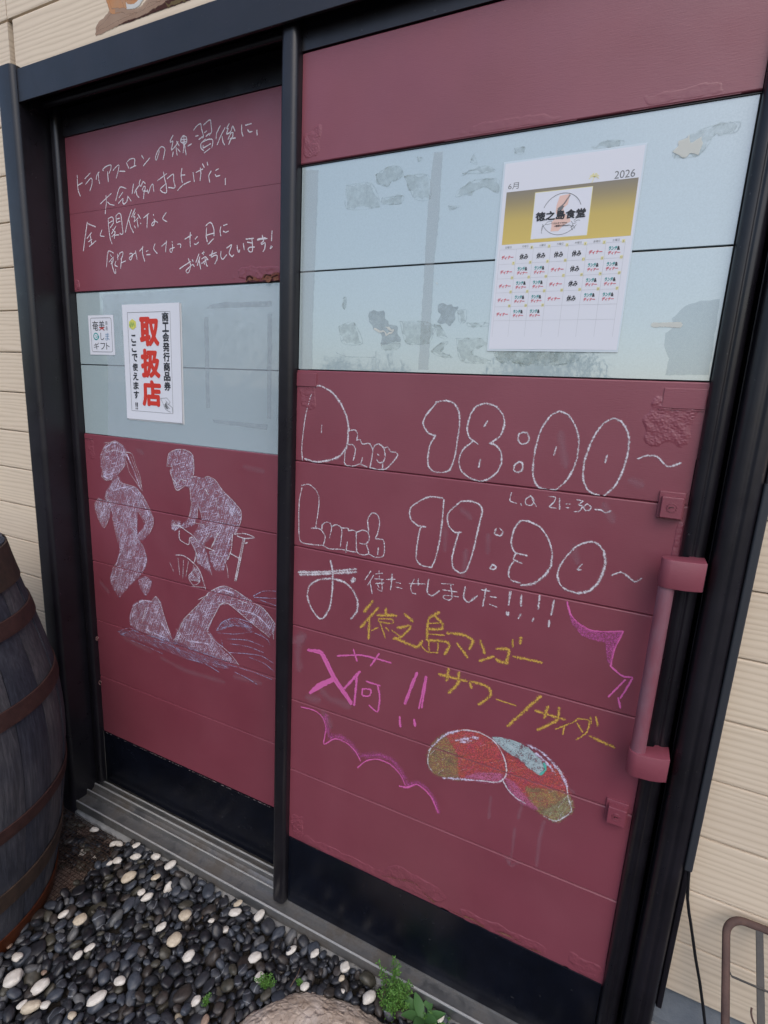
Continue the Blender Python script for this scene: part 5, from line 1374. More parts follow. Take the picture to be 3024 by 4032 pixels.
line2(b, [(-0.4745, 1.3640), (-0.4520, 1.3665), (-0.4400, 1.3560), (-0.4470, 1.3490), (-0.4640, 1.3480), (-0.4745, 1.3640)], 0.0009, yq - .0001)
line2(b, [(-0.4640, 1.3480), (-0.4590, 1.3380), (-0.4500, 1.3330), (-0.4400, 1.3300)], 0.0011, yq - .0001); line2(b, [(-0.4560, 1.3590), (-0.4460, 1.3500), (-0.4330, 1.3420), (-0.4320, 1.3280)], 0.0011, yq - .0001)
poly2(b, [(-0.4590, 1.3500), (-0.4540, 1.3560), (-0.4530, 1.3480), (-0.4500, 1.3420), (-0.4480, 1.3370), (-0.4560, 1.3390), (-0.4600, 1.3440)], yq - .0002)
for k in range(3): line2(b, [(-0.4530 + .003 * k, 1.3470 - .003 * k), (-0.4480 + .003 * k, 1.3430 - .002 * k)], 0.0010, yq - .0003)
stuff(obj('hand_print', b, INKG, pos))
# ---- small sticker
st = empty('sticker', 'small white gift-voucher sticker with a round teal mark on the left glass', 'sticker', (-0.693, YL, 1.4725))
sheet('sheet', None, 1, 1, PAPER, st, YL - 0.0006, -0.7432, -0.6422, 1.4727, 1.5772, th=0.0004)
b = bmesh.new(); yq = YL - 0.0009
rx0, rx1, rz0, rz1, rr = -0.7345, -0.6503, 1.4805, 1.5700, 0.006
P = []
for cx_, cz_, a0 in ((rx1 - rr, rz1 - rr, 0), (rx0 + rr, rz1 - rr, 90), (rx0 + rr, rz0 + rr, 180), (rx1 - rr, rz0 + rr, 270)):
    P += [(cx_ + rr * math.cos(R(a0 + 15 * i)), cz_ + rr * math.sin(R(a0 + 15 * i))) for i in range(7)]
line2(b, P + [P[0]], 0.0010, yq)
text(b, '奄', -0.7280, -0.7030, 1.5370, 1.5625, yq - .0001, 0.005); text(b, '美', -0.7005, -0.6775, 1.5370, 1.5630, yq - .0001, 0.005)
text(b, 'ギ', -0.7260, -0.7040, 1.4870, 1.5050, yq - .0001, 0.005); text(b, 'フ', -0.6985, -0.6800, 1.4870, 1.5040, yq - .0001, 0.005); text(b, 'ト', -0.6750, -0.6620, 1.4870, 1.5050, yq - .0001, 0.005)
text(b, 'し', -0.6960, -0.6820, 1.5120, 1.5310, yq - .0001, 0.01)
stuff(obj('lettering', b, INK, st))
b = bmesh.new(); text(b, '群', -0.6740, -0.6655, 1.5510, 1.5620, yq); text(b, '島', -0.6740, -0.6655, 1.5375, 1.5485, yq); stuff(obj('lettering', b, INKG, st))
b = bmesh.new(); text(b, 'ま', -0.6770, -0.6610, 1.5110, 1.5310, yq, 0.01); stuff(obj('lettering', b, INKB, st))
b = bmesh.new(); line2(b, [(-0.6990, 1.5450), (-0.6900, 1.5425), (-0.6800, 1.5445)], 0.0022, yq - .0003); line2(b, [(-0.6960, 1.5390), (-0.6890, 1.5425), (-0.6820, 1.5380)], 0.0016, yq - .0004); obj('red_stroke', b, INKR, st)
b = bmesh.new(); poly2(b, [(-0.7150 + 0.0108 * math.cos(R(a)) + (0.002 if a in (-30, -15, 0) else 0), 1.5215 + 0.0100 * math.sin(R(a))) for a in range(-180, 180, 15)], yq); obj('round_mark', b, INKT, st)
b = bmesh.new(); text(b, 'e', -0.7215, -0.7085, 1.5155, 1.5280, yq - .0002, 0.02); stuff(obj('lettering', b, PAPER, st))

# ================================================================== BARREL
BXc, BYc = -0.840, -0.430
RZ = [(0, .276), (.04, .287), (.1, .297), (.2, .311), (.3, .323), (.4, .333), (.48, .337), (.6, .331), (.7, .314), (.8, .289), (.9, .263), (.95, .250), (1.0, .236)]
def rad(z):
    for (a, ra), (b_, rb) in zip(RZ, RZ[1:]):
        if z <= b_: t = (z - a) / (b_ - a); return ra + (rb - ra) * t
    return RZ[-1][1]
bar = empty('barrel', 'weathered grey oak barrel with rusty red hoops standing beside the door', 'barrel', (BXc, BYc, 0.0))
NS = 24; rb_ = random.Random(5); edges = [0]
for i in range(NS): edges.append(edges[-1] + 0.75 + 0.5 * rb_.random())
edges = [e / edges[-1] * 2 * math.pi for e in edges]
def smooth_rad(z): return (rad(max(0, z - .05)) + rad(z) * 2 + rad(min(1.0, z + .05))) / 4
for i in range(NS):
    a0, a1 = edges[i] + 0.004, edges[i + 1] - 0.004; bm = bmesh.new(); G_ = []; off = rb_.uniform(-0.0012, 0.0012)
    for k in range(27):
        z = 0.004 + 0.996 * k / 26; row = []
        for j in range(5):
            t = j / 4; a = a0 + (a1 - a0) * t; rr = smooth_rad(z) + off - (0.0022 if j in (0, 4) else 0)
            row.append(bm.verts.new((BXc + rr * math.cos(a), BYc + rr * math.sin(a), z)))
        rr = smooth_rad(z) - 0.026
        row.append(bm.verts.new((BXc + rr * math.cos(a1), BYc + rr * math.sin(a1), z))); row.append(bm.verts.new((BXc + rr * math.cos(a0), BYc + rr * math.sin(a0), z)))
        G_.append(row)
    m_ = 7
    for p, q in zip(G_, G_[1:]):
        for j in range(m_): bm.faces.new((p[j], p[(j + 1) % m_], q[(j + 1) % m_], q[j]))
    bm.faces.new(G_[0][::-1]); bm.faces.new(G_[-1])
    auto_smooth(obj('stave', bm, OAK, bar), 28)
def hoop(z0, z1, m, lab, th=0.0032):
    bm = bmesh.new(); n = 72; zr = [(z0, 0), (z0 + .001, th), ((z0 + z1) / 2, th + .0005), (z1 - .001, th), (z1, 0)]
    G_ = [[bm.verts.new((BXc + (smooth_rad(z) + 0.0012 + t) * math.cos(2 * math.pi * i / n), BYc + (smooth_rad(z) + 0.0012 + t) * math.sin(2 * math.pi * i / n), z)) for z, t in zr] for i in range(n)]
    for i in range(n):
        for k in range(4): bm.faces.new((G_[i][k], G_[(i + 1) % n][k], G_[(i + 1) % n][k + 1], G_[i][k + 1]))
    return auto_smooth(obj('hoop', bm, m, bar, label=lab))
hoop(0.905, 0.998, RUSTDARK, 'wide dark top hoop'); hoop(0.805, 0.845, RUSTRED, None); hoop(0.618, 0.660, RUSTRED, None)
hoop(0.345, 0.381, RUSTRED, None); hoop(0.145, 0.198, RUSTDARK, None); hoop(0.006, 0.055, rust_mat('rust_bottom', (0.045, 0.010, 0.004), (0.12, 0.035, 0.012), 0.4), 'bottom hoop in dark orange rust')
hd_ = bmesh.new(); bmesh.ops.create_cone(hd_, cap_ends=True, segments=48, radius1=0.215, radius2=0.215, depth=0.02, matrix=Matrix.Translation((BXc, BYc, 0.965))); obj('barrel_head', hd_, OAK, bar)
# peeling splinters at the foot
for i in range(9):
    a = R(-46 + i * 5.2); r0 = smooth_rad(0.03) + 0.006; zz = 0.018 + 0.018 * rb_.random(); ln = 0.02 + 0.035 * rb_.random()
    bm = bmesh.new(); tube(bm, [(BXc + (r0) * math.cos(a), BYc + r0 * math.sin(a), zz), (BXc + (r0 + .004) * math.cos(a + .02), BYc + (r0 + .004) * math.sin(a + .02), zz + ln * .5), (BXc + (r0 + .003) * math.cos(a + .035), BYc + (r0 + .003) * math.sin(a + .035), zz + ln)], [0.0012, 0.0026, 0.0004], 5, 0.35)
    obj('splinter', bm, mat('splinter_tan', (0.30, 0.17, 0.07), 0.5) if i == 0 else bpy.data.materials['splinter_tan'], bar)
for z, dg in ((0.825, -28), (0.362, -12), (0.64, 3), (0.17, -2)):
    a = R(dg); r0 = smooth_rad(z) + 0.005; bm = bmesh.new(); bmesh.ops.create_uvsphere(bm, u_segments=10, v_segments=6, radius=0.0045, matrix=Matrix.Translation((BXc + r0 * math.cos(a), BYc + r0 * math.sin(a), z)))
    obj('rivet', bm, mat('rivet_pale', (0.22, 0.19, 0.16), 0.5), bar, smooth=True)

# ================================================================== WIRE MESH over the pit
PITM = concrete('pit_dirt', (0.09, 0.05, 0.042), (0.28, 0.22, 0.18), 34)
wm = empty('wire_mesh', 'rusty square wire mesh laid over a shallow pit under the barrel', 'wire mesh', (-0.86, -0.2, 0.0))
WM = rust_mat('wire_rust', (0.022, 0.014, 0.011), (0.06, 0.032, 0.022)); WX0, WX1, WY0, WY1 = -1.18, -0.5755, -0.47, -0.045; stp = 0.0105
def sagz(x, y): return 0.004 + 0.004 * noise.noise(Vector((x * 9, y * 9, 2)))
x = WX1 - 0.006
while x > -1.0:
    bm = bmesh.new(); tube(bm, [(x + 0.001 * noise.noise(Vector((x * 50, k, 1))), WY0 + (WY1 - WY0) * k / 16, sagz(x, WY0 + (WY1 - WY0) * k / 16)) for k in range(17)], 0.00115, 4); obj('wire', bm, WM, wm); x -= stp
y = WY1
while y > WY0:
    bm = bmesh.new(); tube(bm, [(-1.0 + (WX1 + 1.0) * k / 16, y + 0.001 * noise.noise(Vector((y * 50, k, 1))), sagz(-1.0 + (WX1 + 1.0) * k / 16, y) + 0.0011) for k in range(17)], 0.00115, 4); obj('wire', bm, WM, wm); y -= stp
obj('rim', BX(WX1, WX1 + 0.004, WY0, WY1, -0.07, 0.009), mat('rim_wood', (0.14, 0.11, 0.09), 0.8), wm)
obj('pit_floor', BX(-1.02, -0.578, WY0, WY1, -0.062, -0.014), PITM, wm)

# ================================================================== PEBBLES
def pebble_mesh(seed, sub=3):
    rr = random.Random(seed); bm = bmesh.new(); bmesh.ops.create_icosphere(bm, subdivisions=sub, radius=1.0)
    ax = (1.0, 0.52 + 0.36 * rr.random(), 0.30 + 0.28 * rr.random()); o = Vector((seed * 3.7, seed * 1.3, 0)); pw = 0.86 + 0.2 * rr.random()
    for v in bm.verts:
        p = v.co.copy(); q = Vector([math.copysign(abs(c) ** pw, c) for c in p]); k = 1 + 0.20 * noise.noise(p * 0.9 + o) + 0.10 * noise.noise(p * 1.9 + o) + 0.02 * noise.noise(p * 5 + o)
        v.co = Vector((q.x * ax[0], q.y * ax[1], q.z * ax[2])) * k
    me = bpy.data.meshes.new('pebble'); bm.to_mesh(me); bm.free(); me.shade_smooth(); me['ax'] = ax; return me, ax
STN = [stone_mat('stone_charcoal', (0.016, 0.017, 0.021), (0.038, 0.040, 0.047)), stone_mat('stone_slate', (0.030, 0.036, 0.048), (0.062, 0.070, 0.086)),
       stone_mat('stone_brown', (0.026, 0.022, 0.020), (0.058, 0.048, 0.042)), stone_mat('stone_veined', (0.022, 0.024, 0.030), (0.048, 0.052, 0.062), (0.26, 0.28, 0.31)),
       stone_mat('stone_black', (0.009, 0.009, 0.012), (0.022, 0.022, 0.026), rough=0.36), stone_mat('stone_grey', (0.062, 0.064, 0.068), (0.13, 0.13, 0.13)),
       stone_mat('stone_olive', (0.035, 0.034, 0.026), (0.075, 0.068, 0.052)), stone_mat('stone_white', (0.50, 0.46, 0.40), (0.70, 0.66, 0.60), rough=0.6),
       stone_mat('stone_cream', (0.40, 0.33, 0.24), (0.60, 0.52, 0.40), rough=0.6), stone_mat('stone_tan', (0.22, 0.15, 0.11), (0.34, 0.24, 0.18), rough=0.6)]
WT = [22, 17, 9, 6, 24, 4, 5, 0.35, 0.2, 0.5]
PM = [pebble_mesh(i) for i in range(18)]; PL = [pebble_mesh(i + 50, 2) for i in range(8)]
GX0, GY0, CELL = -1.05, -0.95, 0.003; NXg, NYg = int(2.2 / CELL), int((0.95 - 0.03) / CELL)
H = np.full((NXg, NYg), -0.012); xx = GX0 + np.arange(NXg) * CELL; yy_ = GY0 + np.arange(NYg) * CELL
pit = (xx[:, None] < -0.572) & (yy_[None, :] > -0.49); H[pit] = -0.030
rng = np.random.default_rng(11)
ROCK = (0.238, -0.252)
def in_rock(x, y, k=1.0):
    c, s = math.cos(R(24)), math.sin(R(24)); dx, dy = x - ROCK[0], y - ROCK[1]; u, v = dx * c + dy * s, -dx * s + dy * c
    return (u / 0.225) ** 2 + (v / 0.150) ** 2 < k
placed = []
def drop(x, y, L_, ax, yaw, tilt, force=None):
    """rest a flat ellipsoid on the height field"""
    a, b, c = L_ * ax[0], L_ * ax[1], L_ * ax[2]
    rx = int(a / CELL) + 1; i0 = int((x - GX0) / CELL); j0 = int((y - GY0) / CELL)
    if i0 - rx < 0 or j0 - rx < 0 or i0 + rx >= NXg: return None
    j1 = min(j0 + rx + 1, NYg); sub = H[i0 - rx:i0 + rx + 1, j0 - rx:j1]
    ux = (np.arange(-rx, rx + 1) * CELL)[:, None]; uy = (np.arange(-rx, j1 - j0) * CELL)[None, :]
    cy, sy = math.cos(yaw), math.sin(yaw); u = ux * cy + uy * sy; v = -ux * sy + uy * cy
    q = (u / (a * math.cos(tilt) + c * abs(math.sin(tilt)))) ** 2 + (v / b) ** 2; m = q < 1
    if m.sum() < 3: return None
    ce = c * math.cos(tilt) + a * abs(math.sin(tilt)) * 0.35
    dome = ce * np.sqrt(np.clip(1 - q, 0, 1)); slope = -u * math.tan(tilt)
    need = (sub + dome - slope)[m]; z = np.quantile(need, 0.90)
    return z, (slice(i0 - rx, i0 + rx + 1), slice(j0 - rx, j1)), m, dome, slope
def commit(x, y, L_, k, yaw, tilt, mi, r):
    z, sl, m, dome, slope = r; sub = H[sl]; topz = z + dome + slope; sub[m] = np.maximum(sub[m], topz[m]); placed.append((x, y, z, L_, k, yaw, tilt, mi))
def ok(x, y, L_):
    if in_rock(x, y, 0.80): return False
    if y > -0.044 - L_ * 0.55 + 0.006: return False
    if x < -0.568 and y > -0.49: return False
    return True
n_try = 0
while len(placed) < 4800 and n_try < 34000:
    n_try += 1
    L_ = float(np.clip(rng.normal(0.0152, 0.0042), 0.008, 0.028)); best = None; k = int(rng.integers(len(PM)))
    layer = len(placed) < 1700
    for _ in range(4 if layer else 9):
        x = float(rng.uniform(-1.0, 1.05)); y = float(rng.uniform(-0.92, -0.04))
        if rng.random() < .6: x, y = float(rng.uniform(-0.57, 0.6)), float(rng.uniform(-0.56, -0.04))
        if not ok(x, y, L_): continue
        yaw = float(rng.uniform(0, math.pi)); tilt = float(np.clip(rng.normal(0, 0.6), -1.3, 1.3)); r = drop(x, y, L_, PM[k][1], yaw, tilt)
        if r is None: continue
        sc_ = r[0] + 0.15 * (r[0] > 0.016)
        if best is None or sc_ < best[0]: best = (sc_, x, y, yaw, tilt, r)
    if best is None or best[5][0] > 0.024: continue
    mi = int(rng.choice(len(STN), p=np.array(WT) / sum(WT))); commit(best[1], best[2], L_, k, best[3], best[4], mi, best[5])
for (x, y, r_) in WHITE:
    if y > -0.048: y = -0.052
    k = int(rng.integers(len(PM))); L_ = r_ * 0.98; q = drop(x, y, L_, PM[k][1], 0.6, 0.15)
    if q is None or not ok(x, y, 0.0): continue
    yaw = float(rng.uniform(0.2, 1.4)); q = drop(x, y, L_, PM[k][1], yaw, 0.2); z = min(q[0] + .002, 0.030); commit(x, y, L_, k, yaw, 0.2, 7 if rng.random() < .7 else 8, (z, *q[1:]))
gb = empty('pebble_bed', 'dark river pebbles with scattered white ones in front of the threshold', 'pebbles', (0, -0.4, 0)); struct(gb)
for k_ in ('category',):
    del gb[k_]
# visible size on camera -> choose the 300 that show largest as single parts
_MI = cam.matrix_world.inverted()
def screen(p):
    q = _MI @ Vector(p); 
    if q.z > -0.05: return None
    f = 2050.24 / 4032; return (0.5 + q.x / -q.z * f * 4 / 3, 0.5 - q.y / -q.z * f, -q.z)
sc_list = []
for idx, (x, y, z, L_, k, yaw, tilt, mi) in enumerate(placed):
    s = screen((x, y, z)); vis = 0
    if s and -0.02 < s[0] < 1.02 and s[1] < 1.02:
        i0, j0 = int((x - GX0) / CELL), min(int((y - GY0) / CELL), NYg - 1); cover = H[i0, j0] - z
        hidden = cover > L_ * 0.75
        under_barrel = math.hypot(x - BXc, y - BYc) < 0.29
        vis = 0 if (hidden or under_barrel) else L_ / s[2] * (1.6 if mi >= 7 else 1)
    sc_list.append((vis, idx))
sc_list.sort(reverse=True); single = set(i for v, i in sc_list[:299] if v > 0)
rest = []
for idx, (x, y, z, L_, k, yaw, tilt, mi) in enumerate(placed):
    M_ = Matrix.Translation((x, y, z)) @ Matrix.Rotation(yaw, 4, 'Z') @ Matrix.Rotation(-tilt, 4, 'Y') @ Matrix.Scale(L_, 4)
    if idx in single:
        me = PM[k][0]
        if not me.materials: me.materials.append(STN[0])
        o = bpy.data.objects.new('pebble', me); C.objects.link(o); o.parent = gb; o.matrix_parent_inverse = Matrix.Translation(-gb.location); o.matrix_basis = M_
        o.material_slots[0].link = 'OBJECT'; o.material_slots[0].material = STN[mi]
    else: rest.append((M_, k, mi))
def joined(name, items, base, mats, parent):
    data = []
    for me, ax in base:
        co = np.empty(len(me.vertices) * 3); me.vertices.foreach_get('co', co); data.append((co.reshape(-1, 3), np.array([p.vertices[:] for p in me.polygons])))
    Vs, Fs, Ms = [], [], []; off = 0
    for M_, k, mi in items:
        co, fa = data[k % len(base)]; A = np.array(M_); Vs.append(co @ A[:3, :3].T + A[:3, 3]); Fs.append(fa + off); Ms.append(np.full(len(fa), mi)); off += len(co)
    V = np.concatenate(Vs); F = np.concatenate(Fs); Mi = np.concatenate(Ms)
    me = bpy.data.meshes.new(name); me.vertices.add(len(V)); me.vertices.foreach_set('co', V.ravel())
    me.loops.add(F.size); me.loops.foreach_set('vertex_index', F.ravel().astype(np.int32)); me.polygons.add(len(F)); me.polygons.foreach_set('loop_start', np.arange(0, F.size, F.shape[1], dtype=np.int32))
    me.polygons.foreach_set('material_index', Mi.astype(np.int32)); me.update(calc_edges=True); me.validate(); me.shade_smooth()
    for m in mats: me.materials.append(m)
    o = bpy.data.objects.new(name, me); C.objects.link(o)
    if parent: o.parent = parent; o.matrix_parent_inverse = Matrix.Translation(-parent.location)
    return o
# joined stones need colour by island rather than by object
def island(m):
    n = m.copy(); n.name = m.name + '_bulk'; t = n.node_tree
    for nd in list(t.nodes):
        if nd.type == 'OBJECT_INFO':
            g_ = t.nodes.new('ShaderNodeNewGeometry')
            for lk in list(nd.outputs['Random'].links): t.links.new(g_.outputs['Random Per Island'], lk.to_socket)
        if nd.type == 'TEX_COORD':
            mp = t.nodes.new('ShaderNodeMapping'); mp.inputs['Scale'].default_value = (30, 30, 30)
            for lk in list(nd.outputs['Generated'].links): t.links.new(mp.outputs[0], lk.to_socket)
            t.links.new(nd.outputs['Object'], mp.inputs[0])
    return n
o = joined('small_pebbles', rest, PL if False else PM, [island(m) for m in STN], gb); stuff(o)
# dark stones and debris in the pit under the mesh
pitst = []
for i in range(170):
    x, y = float(rng.uniform(-0.95, -0.585)), -0.05 - 0.13 * float(rng.random()) if i < 150 else float(rng.uniform(-0.45, -0.05)); L_ = float(rng.uniform(0.010, 0.022))
    M_ = Matrix.Translation((x, y, -0.012 + 0.010 * float(rng.random()))) @ Matrix.Rotation(float(rng.uniform(0, 3)), 4, 'Z') @ Matrix.Rotation(float(rng.normal(0, .4)), 4, 'Y') @ Matrix.Scale(L_, 4)
    pitst.append((M_, i % len(PL), int(rng.choice([0, 2, 4, 4, 6, 6, 7 if i % 9 == 0 else 2]))))
stuff(joined('pit_stones', pitst, PL, [island(m) for m in STN], gb))
for (x, y, a_) in ((-0.700, -0.060, 0.5), (-0.586, -0.060, 0.1), (-0.60, -0.066, 0.9), (-0.612, -0.095, .3), (-0.63, -0.115, .6), (-0.655, -0.24, .2)):
    o = bpy.data.objects.new('pebble', PM[3][0]); C.objects.link(o); o.parent = gb; o.matrix_parent_inverse = Matrix.Translation(-gb.location)
    o.matrix_basis = Matrix.Translation((x, y, 0.012 if y > -0.07 else -0.010)) @ Matrix.Rotation(a_, 4, 'Z') @ Matrix.Scale(0.014, 4); o.material_slots[0].link = 'OBJECT'; o.material_slots[0].material = STN[7]

# ---- coral rock
rk = bmesh.new(); bmesh.ops.create_icosphere(rk, subdivisions=6, radius=1.0)
c24, s24 = math.cos(R(24)), math.sin(R(24))
for v in rk.verts:
    p = v.co.copy(); n1 = noise.noise(p * 1.3 + Vector((4, 2, 1))) * .10 + noise.noise(p * 4) * .035
    vor = noise.voronoi(p * 7.0)[0]; h = 0.035 * (min(vor[0], 0.5) - 0.25)
    pit_ = max(0, noise.noise(p * 15) - 0.28) * 0.22
    k = 1 + n1 - h * 1.6 + noise.noise(p * 26) * 0.010 - pit_
    q = p * k; q.z = math.copysign(abs(q.z) ** 0.75, q.z)
    X, Y, Z = q.x * 0.210, q.y * 0.142, q.z * 0.056
    v.co = (ROCK[0] + X * c24 - Y * s24, ROCK[1] + X * s24 + Y * c24, -0.004 + Z)
ROCKM = mat('coral_rock', (0.42, 0.34, 0.26), 0.9, 0.2); _v = coords(ROCKM)
_vo = N(ROCKM, 'ShaderNodeTexVoronoi'); _vo.inputs['Scale'].default_value = 46; _vo.feature = 'DISTANCE_TO_EDGE'; _vd = N(ROCKM, 'ShaderNodeVectorMath'); _vd.operation = 'ADD'
_nn = N(ROCKM, 'ShaderNodeTexNoise'); _nn.inputs['Scale'].default_value = 30; L(ROCKM, _v, _nn.inputs['Vector']); _ms = N(ROCKM, 'ShaderNodeVectorMath'); _ms.operation = 'SCALE'; _ms.inputs['Scale'].default_value = 0.03; L(ROCKM, _nn.outputs['Color'], _ms.inputs[0])
L(ROCKM, _v, _vd.inputs[0]); L(ROCKM, _ms.outputs[0], _vd.inputs[1]); L(ROCKM, _vd.outputs[0], _vo.inputs['Vector'])
_a = ramp(ROCKM, nz(ROCKM, _v, 22, 6, .65), [(0.3, (0.36, 0.27, 0.20)), (0.5, (0.50, 0.41, 0.33)), (0.72, (0.62, 0.54, 0.47))])
_e = ramp(ROCKM, _vo.outputs['Distance'], [(0.0, (0.55,) * 3), (0.06, (1,) * 3)]); _b = mixc(ROCKM, 0.35, _a, _e, 'MULTIPLY')
_pk = ramp(ROCKM, nz(ROCKM, _v, 150, 3), [(0.62, (1,) * 3), (0.72, (0.35, 0.28, 0.22))]); L(ROCKM, mixc(ROCKM, 0.8, _b, _pk, 'MULTIPLY'), BS(ROCKM).inputs['Base Color'])
_h = math_(ROCKM, 'ADD', ramp(ROCKM, _vo.outputs['Distance'], [(0.0, (0,) * 3), (0.2, (1,) * 3)]), math_(ROCKM, 'MULTIPLY', nz(ROCKM, _v, 120, 6, .7), 0.7)); bump(ROCKM, _h, 0.45, 0.003)
tag(obj('coral_rock', rk, ROCKM, smooth=True), 'flat pinkish beige coral rock lying among the pebbles at the bottom', 'rock')

# ================================================================== WEEDS
GA = leaf_mat('leaf_fresh', (0.045, 0.125, 0.022), (0.12, 0.26, 0.05)); GB = leaf_mat('leaf_broad', (0.045, 0.115, 0.035), (0.08, 0.18, 0.055)); GS = mat('stem_green', (0.09, 0.12, 0.035), 0.6)
def leaf(bm, base, d, up, ln, wd, fold=0.25, seg=3):
    d = d.normalized(); s = d.cross(up).normalized(); n = s.cross(d); prev = None
    for i in range(seg + 1):
        t = i / seg; w = wd * math.sin(math.pi * min(0.98, 0.08 + t * 0.9)) ** 0.8; c = base + d * ln * t - n * ln * 0.22 * t * t
        row = (bm.verts.new(c + s * w + n * w * fold), bm.verts.new(c), bm.verts.new(c - s * w + n * w * fold))
        if prev:
            bm.faces.new((prev[0], prev[1], row[1], row[0])); bm.faces.new((prev[1], prev[2], row[2], row[1]))
        prev = row
def fern(name, lab, loc, h, spread, nst, seed, ll=0.006):
    rr = random.Random(seed); root = empty(name, lab, 'weed', loc); lf, stm = bmesh.new(), bmesh.new(); o0 = Vector(loc)
    for s in range(nst):
        a = rr.uniform(0, 6.28); tip = Vector((math.cos(a) * spread * rr.random(), math.sin(a) * spread * rr.random(), h * rr.uniform(0.45, 1.0))); b0 = o0 + Vector((math.cos(a), math.sin(a), 0)) * spread * 0.35 * rr.random(); P = []
        for k in range(9): t = k / 8; P.append(b0 + Vector((tip.x * t ** 1.3, tip.y * t ** 1.3, tip.z * t)))
        tube(stm, P, [0.0008 * (1 - .6 * k / 8) for k in range(9)], 4)
        for k in range(1, 9):
            for q in range(7):
                aa = rr.uniform(0, 6.28); d = Vector((math.cos(aa), math.sin(aa), rr.uniform(-.1, .9))); p = P[k] + d * rr.uniform(0, .006) * (1.4 - k / 9)
                leaf(lf, p, d, Vector((rr.uniform(-.3, .3), rr.uniform(-.3, .3), 1)), ll * rr.uniform(.6, 1.2), ll * 0.24, seg=2)
    st_ = obj('stem', stm, GS, root); lv = obj('leaves', lf, GA, root); stuff(lv)
fern('weed', 'tall feathery green weed growing against the threshold', (0.350, -0.078, 0.0), 0.125, 0.040, 34, 1)
fern('weed', 'short feathery weed at the right, half outside the picture', (0.452, -0.060, 0.0), 0.040, 0.024, 12, 2)
fern('weed', 'low feathery weed just left of the coral rock', (0.066, -0.176, 0.008), 0.042, 0.018, 9, 3, 0.005)
fern('weed', 'tiny green sprout above the coral rock', (0.128, -0.134, 0.012), 0.022, 0.007, 3, 4, 0.005)
fern('weed', 'tiny green sprout among the pebbles left of the rock', (-0.04, -0.262, 0.012), 0.018, 0.012, 4, 14, 0.005)
def rosette(lab, loc, n, ln, seed):
    rr = random.Random(seed); root = empty('weed', lab, 'weed', loc)
    for i in range(n):
        a = 2.4 * i + .5; bm = bmesh.new(); leaf(bm, Vector(loc) + Vector((0, 0, 0.004 + .002 * i)), Vector((math.cos(a), math.sin(a), 0.45 + .5 * rr.random())), Vector((0, 0, 1)), ln * rr.uniform(.65, 1.05), ln * 0.19, 0.35, 6)
        obj('leaf', bm, GB, root, smooth=True)
rosette('broad leaved weed beside the tall feathery one', (0.418, -0.070, 0.008), 8, 0.062, 5)
# dry twig and leaf bits
tw = bmesh.new(); tube(tw, [(0.118, -0.155, 0.026), (0.121, -0.128, 0.034), (0.115, -0.108, 0.030)], 0.0008, 5); tag(obj('dry_twig', tw, mat('twig', (0.16, 0.10, 0.07), 0.8), smooth=True), 'thin brown twig lying across the pebbles near the rock', 'twig')
tw = bmesh.new(); tube(tw, [(0.322, -0.085, 0.030), (0.322, -0.060, 0.040), (0.318, -0.045, 0.044)], 0.0012, 5); tag(obj('dry_twig', tw, bpy.data.materials['twig'], smooth=True), 'short brown twig leaning beside the tall weed', 'twig')

# ================================================================== RUSTY RACK on the right
def rk_pt(x, s):      # s metres down the slope from the top contact with the siding
    c, n_ = 0.743, 0.669; return (x, -0.020 - s * c, 0.548 - s * n_)
rack = empty('iron_rack', 'rusty iron rack with rounded corners leaning on the siding', 'rack', (1.1, -0.4, 0.0))
X0r, X1r, LEN = 0.930, 1.30, 0.80; rc = 0.028; pts = [rk_pt(X0r, LEN)]
pts += [rk_pt(X0r, 0.40), rk_pt(X0r, 0.20), rk_pt(X0r, rc + .02)]
for i in range(9): a = math.pi / 2 * i / 8; pts.append(rk_pt(X0r + rc - rc * math.cos(a), rc - rc * math.sin(a) + 0.0))
pts += [rk_pt(X0r + rc + .03, 0), rk_pt(X1r - rc, 0)]
for i in range(9): a = math.pi / 2 * i / 8; pts.append(rk_pt(X1r - rc + rc * math.sin(a), rc - rc * math.cos(a)))
pts += [rk_pt(X1r, 0.3), rk_pt(X1r, LEN)]
b = bmesh.new(); tube(b, pts, 0.0062, 10, 0.75); obj('tube_frame', b, RACKM, rack, smooth=True)
for x in (0.978, 1.09, 1.20):
    b = bmesh.new(); nrm = Vector((0, -0.669, 0.743)); P = [Vector(rk_pt(x, s)) for s in (0.004, LEN)]; hw = Vector((0.0052, 0, 0))
    vs = [b.verts.new(p + s1 * hw + nrm * (0.0015 * s2)) for p in P for s1 in (-1, 1) for s2 in (-1, 1)]; bmesh.ops.convex_hull(b, input=vs); obj('flat_bar', b, RACKG, rack)
for s in (0.083, 0.172, 0.262, 0.352, 0.442, 0.532, 0.622, 0.71):
    b = bmesh.new(); tube(b, [Vector(rk_pt(X0r + .003, s - .008)), Vector(rk_pt(X0r + .008, s)) + Vector((0, -.002, .002)), Vector(rk_pt(X1r - .008, s)) + Vector((0, -.002, .002)), Vector(rk_pt(X1r - .003, s - .008))], 0.0017, 7); obj('rod', b, RACKG, rack, smooth=True)
b = bmesh.new(); tube(b, [Vector(rk_pt(0.978 + 0.014 * math.sin(t), 0.118 + 0.018 * (math.cos(t)))) + Vector((0, -.003, .003)) for t in [(-1.9 + 3.8 * i / 12) for i in range(13)]], 0.0014, 6); obj('hook', b, RACKM, rack, smooth=True)

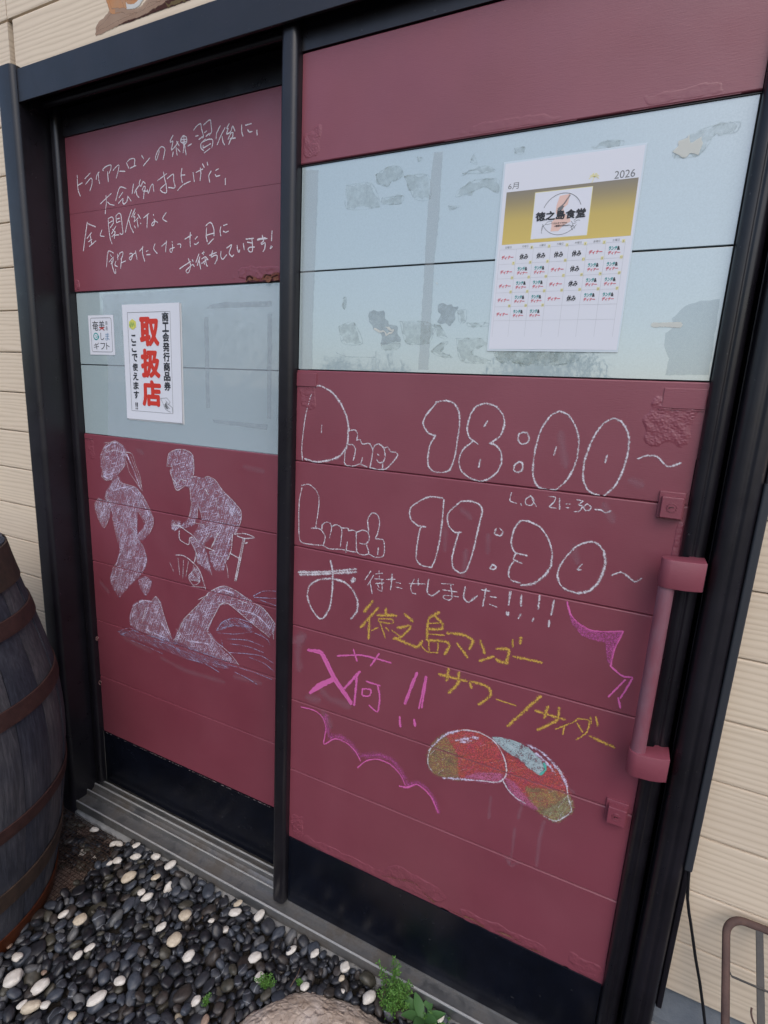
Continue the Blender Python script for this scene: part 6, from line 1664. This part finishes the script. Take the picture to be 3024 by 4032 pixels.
# ================================================================== CABLE AND TAPE
CP = [(0.8605, -0.030, 1.30), (0.8605, -0.030, 1.0), (0.861, -0.030, 0.75), (0.8620, -0.027, 0.620), (0.8650, -0.024, 0.590), (0.8700, -0.020, 0.551), (0.8770, -0.020, 0.522), (0.8820, -0.020, 0.505), (0.9005, -0.021, 0.436), (0.9130, -0.024, 0.395), (0.9235, -0.028, 0.356), (0.9330, -0.032, 0.318), (0.950, -0.04, 0.22), (0.97, -0.06, 0.05), (1.02, -0.09, 0.015), (1.2, -0.12, 0.012)]
b = bmesh.new(); tube(b, CP, 0.0027, 10); tag(obj('cable', b, RUBBER, smooth=True), 'thin black cable hanging down the siding from the right jamb', 'cable')
TAPE = mat('grey_tape', (0.030, 0.033, 0.040), 0.42)
b = extrude_z(rounded_profile(0.8535, 0.8662, -0.0355, -0.027, 0.003), 0.618, 1.30); tag(obj('tape_strip', b, TAPE), 'dull black tape holding the cable along the right jamb', 'tape')

# ================================================================== WHAT THE GLASS REFLECTS: the yard behind the camera
TRUNK = mat('bark', (0.10, 0.075, 0.055), 0.9); GT = leaf_mat('tree_leaf', (0.025, 0.055, 0.018), (0.075, 0.12, 0.035))
def tree(lab, x, y, h, w, seed):
    rr = random.Random(seed); root = empty('tree', lab, 'tree', (x, y, -0.14), 'trees across the yard seen mirrored in the glass'); t = bmesh.new(); tube(t, [(x, y, -0.14), (x + .1, y, h * .3), (x + .2, y + .1, h * .55)], [0.16, 0.12, 0.07], 8)
    for i in range(5): a = 1.3 * i; tube(t, [(x + .12, y, h * .32), (x + math.cos(a) * w * .3, y + math.sin(a) * w * .3, h * .6), (x + math.cos(a) * w * .4, y + math.sin(a) * w * .4, h * .75)], [0.07, 0.04, 0.015], 6)
    obj('trunk', t, TRUNK, root); c_ = bmesh.new(); cl = [(Vector((rr.uniform(-.8, .8) * w * .5, rr.uniform(-.8, .8) * w * .5, h * rr.uniform(.5, .95))), w * rr.uniform(.14, .26)) for _ in range(16)]
    for p0, r0 in cl:
        for q in range(150):
            d = Vector((rr.gauss(0, 1), rr.gauss(0, 1), rr.gauss(0, 1))).normalized(); leaf(c_, Vector((x, y, 0)) + p0 + d * r0 * rr.random() ** .4, Vector((rr.gauss(0, 1), rr.gauss(0, 1), rr.gauss(0, .6))), Vector((0, 0, 1)), 0.22, 0.07, seg=1)
    o = obj('crown', c_, GT, root); stuff(o)
for i, (x, y, h, w, lb) in enumerate(((-10.5, -11, 3.3, 4.6, 'wide low tree at the far end of the row'), (-6.2, -13, 2.3, 3.2, 'smallest tree, in the middle of the row'), (-2.0, -14, 3.0, 3.4, 'tree nearest the house in the row'), (-14.5, -12, 3.7, 5.0, 'tallest broad tree in the row'), (-19.5, -13, 3.4, 5.0, 'outermost tree of the row'))): tree(lb, x, y, h, w, i)
o = obj('hedge', BX(-30, 30, -17, -16, -0.14, 1.6), GT); tag(o, 'long dark clipped hedge closing the yard behind the trees', 'hedge')
